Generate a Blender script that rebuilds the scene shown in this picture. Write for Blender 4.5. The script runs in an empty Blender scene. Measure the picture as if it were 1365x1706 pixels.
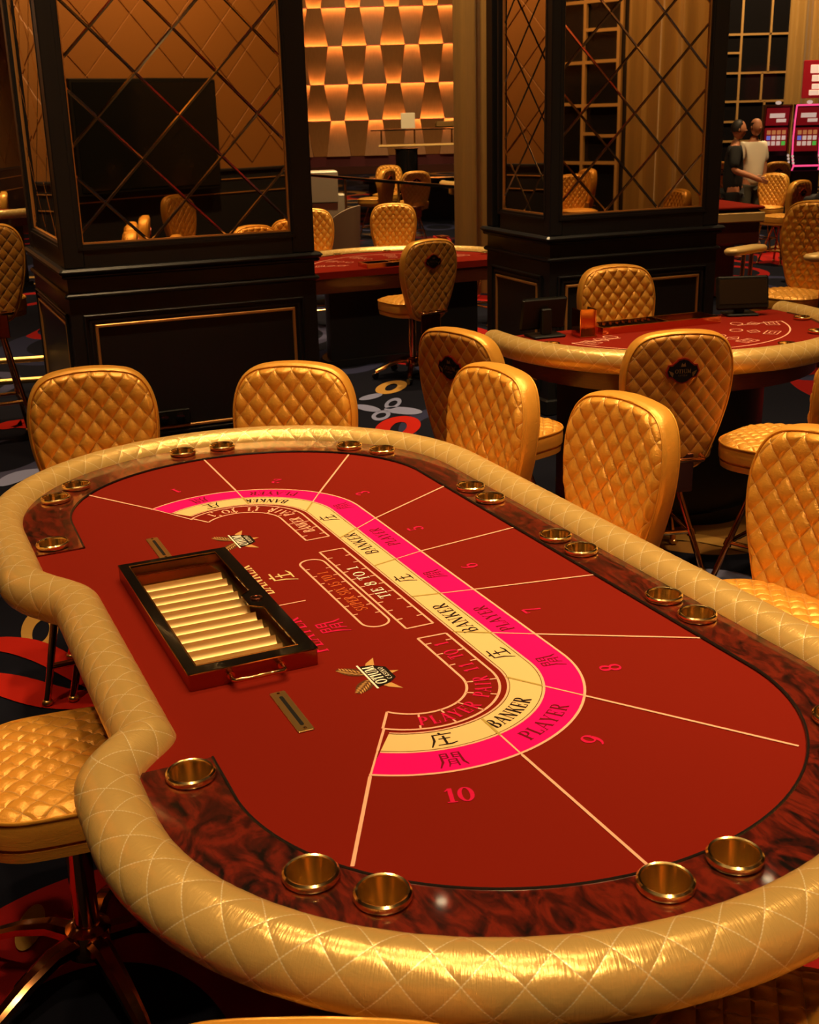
import bpy, bmesh, math, random
from mathutils import Vector, Matrix
random.seed(7)
sin, cos, pi, R = math.sin, math.cos, math.pi, math.radians
scene = bpy.context.scene
col = scene.collection

# ------------------------------------------------------------------ camera
FPX, PITCH, ROLL, CAMZ = 1976.54, 0.32477, -0.02565, 1.85
cam_d = bpy.data.cameras.new('camera'); cam = bpy.data.objects.new('camera', cam_d); col.objects.link(cam)
cam_d.sensor_fit = 'HORIZONTAL'; cam_d.sensor_width = 36.0; cam_d.lens = FPX / 1365 * 36.0
cam_d.clip_start = 0.05; cam_d.clip_end = 200
cam_d.dof.use_dof = True; cam_d.dof.focus_distance = 2.7; cam_d.dof.aperture_fstop = 18
_f = Vector((0, cos(PITCH), -sin(PITCH))); _r = Vector((1, 0, 0)); _u = Vector((0, sin(PITCH), cos(PITCH)))
CR = cos(ROLL) * _r + sin(ROLL) * _u; CU = -sin(ROLL) * _r + cos(ROLL) * _u; CF = _f
cam.matrix_world = Matrix(((CR.x, CU.x, -CF.x, 0), (CR.y, CU.y, -CF.y, 0), (CR.z, CU.z, -CF.z, CAMZ), (0, 0, 0, 1)))
scene.camera = cam

# ------------------------------------------------------------------ world and exposure
w = bpy.data.worlds.new('world'); scene.world = w; w.use_nodes = True
w.node_tree.nodes['Background'].inputs[0].default_value = (0.9, 0.62, 0.36, 1)
w.node_tree.nodes['Background'].inputs[1].default_value = 0.02
scene.view_settings.view_transform = 'Standard'; scene.view_settings.look = 'None'
scene.view_settings.gamma = 1.0; scene.view_settings.use_curve_mapping = False
scene.view_settings.exposure = 0.0

# ------------------------------------------------------------------ lamps of the room (recessed ceiling downlights), plus spots added to brighten single things
CEIL = 6.6
WARM = (1.0, 0.66, 0.31)
LAMPS = []; LP_ = .22
def lamp(x, y, power, ang=60, blend=0.6, rad=0.10, aim=None):
    d = bpy.data.lights.new('downlight_or_fill_beam', 'SPOT'); d.energy = power * LP_; d.color = WARM
    d.spot_size = R(ang); d.spot_blend = blend; d.shadow_soft_size = rad
    o = bpy.data.objects.new('downlight_or_fill_beam', d); col.objects.link(o); o.location = (x, y, CEIL - 0.12)
    if aim is not None:
        v = Vector((aim[0] - x, aim[1] - y, aim[2] - CEIL + 0.12)); o.rotation_euler = v.to_track_quat('-Z', 'Y').to_euler()
    LAMPS.append((x, y)); return o
# over the big table
lamp(-0.9, 3.6, 1500, 48, aim=(-0.35, 2.9, 0.85)); lamp(0.55, 2.1, 1300, 48, aim=(0.3, 2.3, 0.85))
lamp(0.0, 0.0, 1700, 50, aim=(0.15, 1.6, 0.85)); lamp(-1.7, 1.3, 1500, 50, aim=(-0.6, 2.0, 0.8))
lamp(0.2, 4.6, 1500, 46, aim=(0.3, 4.0, 0.9)); lamp(1.9, 2.7, 1900, 50, aim=(1.3, 3.4, 0.9))
# table on the right, the aisle, the tables behind
lamp(1.3, 5.2, 2200, 50); lamp(2.4, 3.5, 2800, 60); lamp(2.2, 6.4, 2200, 52); lamp(0.2, 9.0, 5200, 55); lamp(-1.9, 4.9, 3000, 40, aim=(-2.5, 7.2, 1.0)); lamp(-2.9, 8.2, 1800, 60); lamp(-0.6, 5.4, 1800, 60); lamp(.35, 6.3, 2400, 36, aim=(.15, 8.5, .85))  # the two aimed spots are added to light the tall stool and dealer stool
lamp(3.2, 9.2, 4000, 60); lamp(-0.3, 12.8, 6500, 60); lamp(-0.4, 17.5, 11000, 70); lamp(0.3, 25.0, 11000, 80, aim=(.2, 29.0, 1.2)); lamp(-3.8, 11.0, 2600, 70)  # the aimed spot is turned to add front light on the standing desk
lamp(5.2, 14.0, 6500, 70); lamp(6.2, 18.5, 6000, 75); lamp(7.6, 24.6, 5500, 80, aim=(8.8, 28.0, 2.6)); lamp(5.4, 4.2, 3000, 70); lamp(7.6, 2.6, 3800, 80, aim=(10.0, 2.8, 2.2)); lamp(8.4, .2, 2500, 80)  # aimed spots added to wash the far and right curtains with light
lamp(5.2, -0.2, 7000, 95, aim=(5.4, -2.7, 2.4)); lamp(-4.6, 6.0, 5000, 95, aim=(-6.6, 7.0, 2.4)); lamp(-4.8, 14.5, 6500, 95, aim=(-6.6, 15.5, 2.4)); lamp(1.0, -1.4, 2400, 80); lamp(.4, 11.2, 3500, 70, aim=(1.0, 12.6, 2.2)); lamp(-0.8, 35.5, 1100, 100, aim=(-.8, 40, 3))  # wall-wash spots, added to brighten the walls and the middle curtain

# ================================================================== helpers
def at(px, py, Y):
    """the point of the place that lies at distance Y (metres ahead) in the direction of photo pixel px, py"""
    d = CR * ((px - 682.5) / FPX) - CU * ((py - 853) / FPX) + CF
    return Vector((0, 0, CAMZ)) + d * (Y / d.y)
def atz(px, py, z):
    d = CR * ((px - 682.5) / FPX) - CU * ((py - 853) / FPX) + CF
    return Vector((0, 0, CAMZ)) + d * ((z - CAMZ) / d.z)

class MB:
    def __init__(s): s.v = []; s.f = []; s.uv = None
    def add(s, vs, fs):
        n = len(s.v); s.v += [tuple(p) for p in vs]; s.f += [tuple(i + n for i in q) for q in fs]; return s
    def box(s, c, d, rot=0.0, ch=0.0):
        """box of size d at centre c; ch chamfers all edges"""
        hx, hy, hz = d[0] / 2, d[1] / 2, d[2] / 2; cr, sr = cos(rot), sin(rot)
        T = lambda p: (c[0] + p[0] * cr - p[1] * sr, c[1] + p[0] * sr + p[1] * cr, c[2] + p[2])
        if ch <= 0:
            vs = [T((x, y, z)) for x in (-hx, hx) for y in (-hy, hy) for z in (-hz, hz)]
            return s.add(vs, [(0, 1, 3, 2), (4, 6, 7, 5), (0, 4, 5, 1), (2, 3, 7, 6), (0, 2, 6, 4), (1, 5, 7, 3)])
        k = min(ch, hx * .9, hy * .9, hz * .9); rings = []
        for z, i in ((-hz, k), (-hz + k, 0), (hz - k, 0), (hz, k)):
            ax, ay = hx - i, hy - i
            rings.append([T(q) for q in ((-ax + k, -ay, z), (ax - k, -ay, z), (ax, -ay + k, z), (ax, ay - k, z), (ax - k, ay, z), (-ax + k, ay, z), (-ax, ay - k, z), (-ax, -ay + k, z))])
        return s.loft(rings, True, True)
    def loft(s, rings, closed=True, caps=True):
        n = len(rings[0]); vs = [p for r in rings for p in r]; fs = []
        for i in range(len(rings) - 1):
            for j in range(n if closed else n - 1):
                k = (j + 1) % n; fs.append((i * n + j, i * n + k, (i + 1) * n + k, (i + 1) * n + j))
        if caps and closed:
            fs.append(tuple(range(n - 1, -1, -1))); m = (len(rings) - 1) * n; fs.append(tuple(range(m, m + n)))
        return s.add(vs, fs)
    def tube(s, pts, r, n=8, closed=False):
        P = [Vector(p) for p in pts]; m = len(P); rings = []; up = None
        for i in range(m):
            a = P[(i - 1) % m] if (closed or i > 0) else P[i]; b = P[(i + 1) % m] if (closed or i < m - 1) else P[i]
            t = (b - a).normalized()
            if up is None: up = Vector((0, 0, 1)) if abs(t.z) < .9 else Vector((1, 0, 0))
            e1 = t.cross(up).normalized(); e2 = e1.cross(t).normalized(); up = e2
            rr = r[i] if isinstance(r, (list, tuple)) else r
            rings.append([tuple(P[i] + e1 * (rr * cos(2 * pi * k / n)) + e2 * (rr * sin(2 * pi * k / n))) for k in range(n)])
        if closed: rings.append(rings[0]); return s.loft(rings, True, False)
        return s.loft(rings)
    def lathe(s, prof, n=24, c=(0, 0, 0), caps=True):
        return s.loft([[(c[0] + r * cos(2 * pi * k / n), c[1] + r * sin(2 * pi * k / n), c[2] + z) for k in range(n)] for r, z in prof], True, caps)
    def prism(s, pts, z0, z1, ch=0.0):
        if ch <= 0: return s.loft([[(x, y, z0) for x, y in pts], [(x, y, z1) for x, y in pts]])
        ins = offset_poly(pts, -ch)
        return s.loft([[(x, y, z0) for x, y in ins], [(x, y, z0 + ch) for x, y in pts], [(x, y, z1 - ch) for x, y in pts], [(x, y, z1) for x, y in ins]])
    def ribbon(s, pts, wd, z):
        n = len(pts); L = []
        for i in range(n):
            a = Vector(pts[max(i - 1, 0)]); b = Vector(pts[min(i + 1, n - 1)]); t = (b - a); t.normalize()
            nn = Vector((-t.y, t.x)); ww = wd[i] if isinstance(wd, (list, tuple)) else wd
            p = Vector(pts[i]); L.append((p.x + nn.x * ww / 2, p.y + nn.y * ww / 2, z)); L.append((p.x - nn.x * ww / 2, p.y - nn.y * ww / 2, z))
        return s.add(L, [(2 * i, 2 * i + 1, 2 * i + 3, 2 * i + 2) for i in range(n - 1)])
    def band(s, A, B, z):
        n = len(A); return s.add([(x, y, z) for x, y in A] + [(x, y, z) for x, y in B], [(i, n + i, n + i + 1, i + 1) for i in range(n - 1)])
    def poly(s, pts, z): return s.add([(x, y, z) for x, y in pts], [tuple(range(len(pts)))])
    def sphere(s, c, r, n=12, m=8, sc=(1, 1, 1)):
        return s.loft([[(c[0] + sc[0] * r * sin(pi * i / m) * cos(2 * pi * k / n) if 0 < i < m else c[0], c[1] + sc[1] * r * sin(pi * i / m) * sin(2 * pi * k / n) if 0 < i < m else c[1], c[2] - sc[2] * r * cos(pi * i / m)) for k in range(n)] for i in range(m + 1)], True, False)
    def build(s, name, mat, parent=None, smooth=30, loc=None, rot=None, flip=False):
        me = bpy.data.meshes.new(name); me.from_pydata(s.v, [], s.f); me.update()
        bm = bmesh.new(); bm.from_mesh(me)
        if s.uv:
            ul = bm.loops.layers.uv.new('UVMap'); bm.verts.ensure_lookup_table()
            for f in bm.faces:
                for l in f.loops: l[ul].uv = s.uv[l.vert.index]
        else: bmesh.ops.remove_doubles(bm, verts=bm.verts, dist=1e-6)
        if not flip: bmesh.ops.recalc_face_normals(bm, faces=bm.faces)
        bm.to_mesh(me); bm.free()
        if smooth:
            me.shade_smooth(); me.set_sharp_from_angle(angle=R(smooth))
        if mat: me.materials.append(M[mat] if isinstance(mat, str) else mat)
        return link(name, me, parent, loc, rot)
def link(name, me, parent=None, loc=None, rot=None):
    o = bpy.data.objects.new(name, me); col.objects.link(o)
    if parent is not None: o.parent = parent
    if loc is not None: o.location = loc
    if rot is not None: o.rotation_euler = rot if isinstance(rot, (tuple, list)) else (0, 0, rot)
    return o
def flat(mb, name, mat, parent): return mb.build(name, mat, parent, smooth=0)
def offset_poly(pts, d):
    n = len(pts); A = sum(pts[i][0] * pts[(i + 1) % n][1] - pts[(i + 1) % n][0] * pts[i][1] for i in range(n)); sg = 1 if A > 0 else -1
    out = []
    for i in range(n):
        p, q, r = Vector(pts[i - 1]), Vector(pts[i]), Vector(pts[(i + 1) % n])
        t1 = (q - p).normalized(); t2 = (r - q).normalized(); n1 = Vector((t1.y, -t1.x)) * sg; n2 = Vector((t2.y, -t2.x)) * sg
        b = (n1 + n2); b = b / max(b.length, 1e-6); k = max(b.dot(n1), .35); o = q + b * (d / k); out.append((o.x, o.y))
    return out
def empty(name, loc=(0, 0, 0), rz=0.0, label=None, cat=None, group=None):
    o = bpy.data.objects.new(name, None); col.objects.link(o); o.location = loc; o.rotation_euler = (0, 0, rz); o.empty_display_size = .1
    return tag(o, label, cat, group)
def tag(o, label=None, cat=None, group=None, kind=None):
    for k, v in (('label', label), ('category', cat), ('group', group), ('kind', kind)):
        if v: o[k] = v
    return o
def struct(o): o['kind'] = 'structure'; return o
def copy_tree(o, parent=None):
    c = o.copy(); col.objects.link(c); c.parent = parent
    for ch in list(o.children):
        copy_tree(ch, c)
    return c
def rrect(wd, hd, r, n=5, cx=0, cy=0):
    out = []
    for sx, sy, a0 in ((1, -1, -90), (1, 1, 0), (-1, 1, 90), (-1, -1, 180)):
        for k in range(n + 1):
            a = R(a0 + 90 * k / n); out.append((cx + sx * (wd / 2 - r) + r * cos(a), cy + sy * (hd / 2 - r) + r * sin(a)))
    return out
def arc(cx, cy, rx, ry, a0, a1, n=16): return [(cx + rx * cos(R(a0 + (a1 - a0) * k / n)), cy + ry * sin(R(a0 + (a1 - a0) * k / n))) for k in range(n + 1)]

# ================================================================== materials
M = {}
class N:
    def __init__(s, name):
        s.m = bpy.data.materials.new(name); s.m.use_nodes = True; s.t = s.m.node_tree; s.p = s.t.nodes['Principled BSDF']; M[name] = s.m
    def n(s, ty, **kw):
        x = s.t.nodes.new(ty)
        for k, v in kw.items(): setattr(x, k, v)
        return x
    def l(s, a, b): s.t.links.new(a, b)
    def val(s, sock, v):
        if hasattr(v, 'is_output') or isinstance(v, bpy.types.NodeSocket): s.l(v, sock)
        else: sock.default_value = v
    def math(s, op, a, b=None, c=None):
        x = s.n('ShaderNodeMath', operation=op); s.val(x.inputs[0], a)
        if b is not None: s.val(x.inputs[1], b)
        if c is not None: s.val(x.inputs[2], c)
        return x.outputs[0]
    def mix(s, fac, a, b):
        x = s.n('ShaderNodeMix', data_type='RGBA'); s.val(x.inputs[0], fac); s.val(x.inputs[6], a); s.val(x.inputs[7], b); return x.outputs[2]
    def coord(s, which='Object', scale=(1, 1, 1), rot=(0, 0, 0)):
        c = s.n('ShaderNodeTexCoord'); m = s.n('ShaderNodeMapping'); s.l(c.outputs[which], m.inputs[0]); m.inputs[2].default_value = rot; m.inputs[3].default_value = scale; return m.outputs[0]
    def noise(s, vec, scale, detail=3, dist=0.0, rough=.5):
        x = s.n('ShaderNodeTexNoise'); s.l(vec, x.inputs['Vector']); x.inputs['Scale'].default_value = scale; x.inputs['Detail'].default_value = detail; x.inputs['Distortion'].default_value = dist; x.inputs['Roughness'].default_value = rough; return x.outputs['Fac']
    def ramp(s, fac, stops):
        x = s.n('ShaderNodeValToRGB'); e = x.color_ramp.elements
        while len(e) < len(stops): e.new(0.5)
        for k, (p, c) in enumerate(stops): e[k].position = p; e[k].color = (*c, 1)
        s.val(x.inputs[0], fac); return x.outputs[0]
    def bump(s, h, strength=.3, dist=.01):
        x = s.n('ShaderNodeBump'); x.inputs['Strength'].default_value = strength; x.inputs['Distance'].default_value = dist; s.l(h, x.inputs['Height']); s.l(x.outputs[0], s.p.inputs['Normal']); return x
    def set(s, color=None, rough=None, metal=None, spec=None, coat=None, coat_rough=None, sheen=None, emit=None, estr=None, trans=None, ior=None, alpha=None):
        P = s.p.inputs
        if color is not None: s.val(P['Base Color'], (*color, 1) if isinstance(color, tuple) and len(color) == 3 else color)
        for k, v in (('Roughness', rough), ('Metallic', metal), ('Specular IOR Level', spec), ('Coat Weight', coat), ('Coat Roughness', coat_rough), ('Sheen Weight', sheen), ('Emission Strength', estr), ('Transmission Weight', trans), ('IOR', ior), ('Alpha', alpha)):
            if v is not None: s.val(P[k], v)
        if emit is not None: s.val(P['Emission Color'], (*emit, 1) if isinstance(emit, tuple) else emit)
        return s
def plain(name, color, rough=.5, metal=0., **kw):
    x = N(name); x.set(color, rough, metal, **kw); return x

def vinyl(name, c0, c1, rough=.36, metal=.30, seam=None):
    """pearly vinyl; seam = (pitch along, pitch across, thread strength, bump, creases) adds sewn diamond seams in UV metres"""
    x = N(name); v = x.coord('Object'); nz = x.noise(v, 9, 3); base = x.mix(nz, (*c0, 1), (*c1, 1))
    fine = x.noise(v, 260, 2); wr = x.noise(x.coord('Object', (1, 1, 3)), 42, 3, 1.2)
    h = x.math('ADD', x.math('MULTIPLY', fine, .25), x.math('MULTIPLY', wr, .55)); bs = .22
    if seam:
        per, pv, thr, bs, crease = seam
        uv = x.n('ShaderNodeUVMap'); sp = x.n('ShaderNodeSeparateXYZ'); x.l(uv.outputs[0], sp.inputs[0])
        u = x.math('DIVIDE', sp.outputs[0], per); t = x.math('DIVIDE', sp.outputs[1], pv)
        ds = []
        for op in ('ADD', 'SUBTRACT'):
            q = x.math('FRACT', x.math('ADD', x.math(op, u, t), 20.0)); ds.append(x.math('ABSOLUTE', x.math('SUBTRACT', q, .5)))
        d = x.math('SUBTRACT', .5, x.math('MAXIMUM', ds[0], ds[1]))          # 0 on a seam
        line = x.math('LESS_THAN', d, .017)
        dash = x.math('GREATER_THAN', x.math('SINE', x.math('MULTIPLY', sp.outputs[1], 1500.0)), -.2)
        st = x.math('MULTIPLY', line, x.math('ADD', x.math('MULTIPLY', dash, .55), .45))
        base = x.mix(x.math('MULTIPLY', st, thr), base, (1.0, .84, .52, 1))
        groove = x.math('POWER', x.math('MINIMUM', x.math('DIVIDE', d, .16), 1.0), .6)
        cr = x.noise(x.coord('UV', (330, 24, 1)), 1.0, 2, .6)                # fine pulled creases across the pad
        h = x.math('ADD', x.math('MULTIPLY', h, .6), x.math('ADD', groove, x.math('MULTIPLY', cr, crease)))
    x.set(base, rough, metal, spec=.5); x.bump(h, bs, .006); return x
vinyl('gold_vinyl', (.72, .335, .042), (.82, .405, .058), .36)
vinyl('gold_vinyl_back_shade', (.48, .205, .035), (.58, .255, .045), .40, .25)  # gold vinyl darkened to carry the shade of the stool backs
vinyl('rail_vinyl', (.68, .445, .135), (.79, .53, .185), .275, .40, (.066, .080, .95, .15, .85))
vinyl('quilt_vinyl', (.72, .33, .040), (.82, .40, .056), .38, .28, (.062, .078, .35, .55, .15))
vinyl('quilt_vinyl_rear_shade', (.56, .24, .034), (.66, .30, .045), .40, .25, (.062, .078, .65, .40, .12))  # darker copy of the quilted vinyl, backrest shade put into its colour
vinyl('pad_vinyl', (.75, .5, .17), (.8, .56, .22), .4, .15)
x = N('felt'); v = x.coord('Object'); x.set(x.mix(x.noise(v, 900, 2), (.165, .0085, .0030, 1), (.215, .0115, .0042, 1)), .92, 0, spec=.08); x.bump(x.noise(v, 1400, 2), .15, .002)
x = N('wood_burl'); v = x.coord('Object', (6, 12, 6)); a = x.noise(v, 1.4, 6, 2.6, .6); b = x.noise(x.coord('Object', (20, 60, 20)), 1.0, 4, 1.5)
c = x.ramp(x.math('ADD', x.math('MULTIPLY', a, .8), x.math('MULTIPLY', b, .2)), [(.36, (.004, .0015, .0015)), (.47, (.06, .005, .002)), (.60, (.17, .013, .004)), (.74, (.012, .002, .002))])
x.set(c, .28, 0, spec=.5, coat=1.0, coat_rough=.04)
plain('brass', (.92, .60, .22), .10, 1.0); plain('brass_satin', (.80, .52, .18), .32, 1.0)
plain('tray_gold', (.80, .55, .24), .42, .75); plain('gold_chrome', (1.0, .74, .33), .17, 1.0)
plain('copper', (.72, .33, .13), .13, 1.0); plain('copper_dark', (.38, .13, .07), .22, 1.0)
plain('black_gloss', (.006, .0055, .005), .08, 0, coat=.5); plain('black_matt', (.007, .0065, .006), .5, spec=.25)
x = N('black_wood'); v = x.coord('Object', (1, 1, .06)); x.set(x.mix(x.noise(v, 60, 4), (.013, .014, .017, 1), (.018, .018, .020, 1)), .33, 0, spec=.33)
plain('trim_gold', (.70, .36, .11), .32, .55); plain('lattice_gold', (.62, .36, .12), .4, .2)
plain('mirror', (.74, .60, .42), .012, 1.0); plain('mirror_bevel', (.95, .70, .38), .14, 1.0)
plain('mark_line', (.90, .45, .30), .85, spec=.1); plain('mark_cream', (.80, .55, .24), .85, spec=.1); plain('mark_pink', (.80, .002, .17), .85, spec=.1)
plain('mark_red', (.62, .008, .07), .85, spec=.1); plain('mark_black', (.022, .012, .006), .9, spec=.1); plain('mark_dark_red', (.16, .004, .012), .9, spec=.1); plain('mark_olive', (.45, .33, .08), .9, spec=.1)
plain('mark_white', (.93, .88, .72), .85, spec=.1); plain('mark_orange', (.62, .13, .03), .9, spec=.1); plain('mark_gold', (.58, .32, .10), .8, spec=.1); plain('mark_brown', (.10, .035, .012), .9, spec=.1)
# carpet: navy ground with ring petals of several colours
x = N('carpet'); v = x.coord('Object')
nz = x.noise(v, 380, 2)
colr = x.mix(nz, (.0035, .004, .009, 1), (.010, .011, .022, 1))
for k, (sc, rot, stretch, r0, wdt, seed, cols) in enumerate([
        (.62, .5, (1, .62, 1), .30, .075, 0.0, [(0, (.42, .012, .008)), (.35, (.30, .008, .006)), (.5, (.022, .025, .065)), (.8, (.30, .14, .03))]),
        (1.25, -.7, (1, .55, 1), .33, .065, 3.7, [(0, (.03, .034, .09)), (.45, (.06, .062, .13)), (.6, (.33, .010, .008)), (.85, (.40, .23, .07))])]):
    mv = x.coord('Object', stretch, (0, 0, rot)); mp = x.n('ShaderNodeMapping'); x.l(mv, mp.inputs[0]); mp.inputs[1].default_value = (seed, seed * .7, 0)
    vo = x.n('ShaderNodeTexVoronoi', voronoi_dimensions='2D'); x.l(mp.outputs[0], vo.inputs['Vector']); vo.inputs['Scale'].default_value = sc; vo.inputs['Randomness'].default_value = .75
    ring = x.math('LESS_THAN', x.math('ABSOLUTE', x.math('SUBTRACT', vo.outputs['Distance'], r0)), wdt)
    hs = x.n('ShaderNodeSeparateXYZ'); x.l(vo.outputs['Color'], hs.inputs[0])
    rc = x.n('ShaderNodeValToRGB'); rc.color_ramp.interpolation = 'CONSTANT'; e = rc.color_ramp.elements
    while len(e) < len(cols): e.new(.5)
    for i, (p_, c_) in enumerate(cols): e[i].position = p_; e[i].color = (*c_, 1)
    x.l(hs.outputs[0], rc.inputs[0]); ring = x.math('MULTIPLY', ring, x.math('GREATER_THAN', hs.outputs[1], .45))
    colr = x.mix(ring, colr, x.mix(x.math('MULTIPLY', nz, .35), rc.outputs[0], (.01, .01, .015, 1)))
x.set(colr, .95, 0, spec=.08); x.bump(x.noise(v, 700, 2), .3, .004)
def pile(name, c): 
    x = N(name); v = x.coord('Object'); x.set(x.mix(x.noise(v, 420, 2), (*[k * .75 for k in c], 1), (*c, 1)), .95, 0, spec=.06); x.bump(x.noise(v, 700, 2), .3, .004)
pile('carpet_red', (.50, .018, .010)); pile('carpet_blue', (.25, .28, .52)); pile('carpet_gold', (.52, .29, .07)); pile('carpet_navy', (.012, .013, .024))
x = N('padded'); v = x.coord('Object'); x.set(x.mix(x.noise(v, 120, 3), (.235, .092, .018, 1), (.30, .125, .026, 1)), .62, 0, spec=.3); x.bump(x.noise(v, 300, 2), .2, .003)
x = N('curtain'); v = x.coord('Object', (1, 1, .05)); x.set(x.mix(x.noise(v, 60, 3), (.34, .185, .038, 1), (.46, .26, .06, 1)), .55, 0, sheen=.35)
x = N('wood_panel'); v = x.coord('Object', (1, 1, .04)); x.set(x.mix(x.noise(v, 26, 5, .6), (.50, .215, .06, 1), (.66, .31, .10, 1)), .5)
x = N('table_wood'); v = x.coord('Object', (2, 2, 14)); x.set(x.mix(x.noise(v, 8, 5, 1.2), (.05, .010, .005, 1), (.13, .030, .012, 1)), .3, coat=.4)
plain('ceiling_paint', (.16, .11, .07), .8); plain('dark_wall', (.03, .018, .012), .6); plain('red_wall', (.14, .012, .016), .6)
plain('grey_shell', (.55, .46, .36), .5); plain('taupe_fabric', (.30, .21, .14), .8); plain('stone_white', (.62, .56, .42), .4); plain('dark_window', (.010, .009, .010), .12, 0, spec=.5)
plain('glass', (.9, .9, .88), .02, 0, trans=1.0, ior=1.45); plain('screen_dark', (.008, .008, .008), .08, 0, spec=.35)
plain('led', (1, .6, .25), .5, emit=(1.0, .52, .18), estr=20.0); plain('lamp_disc', (1, .8, .5), .5, emit=(1.0, .78, .46), estr=14.0); plain('sconce_glow', (1, .9, .7), .5, emit=(1.0, .84, .55), estr=9.0)
plain('skin', (.48, .20, .10), .55); plain('hair', (.010, .007, .005), .6); plain('cloth_white', (.80, .72, .58), .85); plain('cloth_black', (.010, .010, .011), .85); plain('cloth_dark', (.022, .021, .026), .7); plain('cloth_khaki', (.05, .045, .03), .85)
plain('slot_red', (.35, .01, .015), .35, emit=(.55, .015, .02), estr=.22); plain('slot_pink', (.9, .05, .2), .4, emit=(1.0, .07, .22), estr=1.2); plain('slot_gold', (.75, .45, .12), .3, .6); plain('slot_white', (.9, .75, .65), .4, emit=(1.0, .70, .55), estr=.5)
plain('slot_blue', (.2, .25, .9), .4, emit=(.22, .25, .9), estr=.5); plain('slot_green', (.1, .6, .1), .4, emit=(.13, .7, .08), estr=.5); plain('slot_orange', (.8, .3, .1), .4, emit=(.9, .32, .1), estr=.4); plain('slot_body', (.02, .015, .015), .3)
plain('badge_red', (.42, .03, .015), .3, .3); plain('badge_black', (.012, .008, .007), .25); plain('red_plastic', (.50, .02, .02), .3); plain('blue_plastic', (.14, .12, .30), .4)
for k in ('glass',): M[k].use_nodes = True

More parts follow.
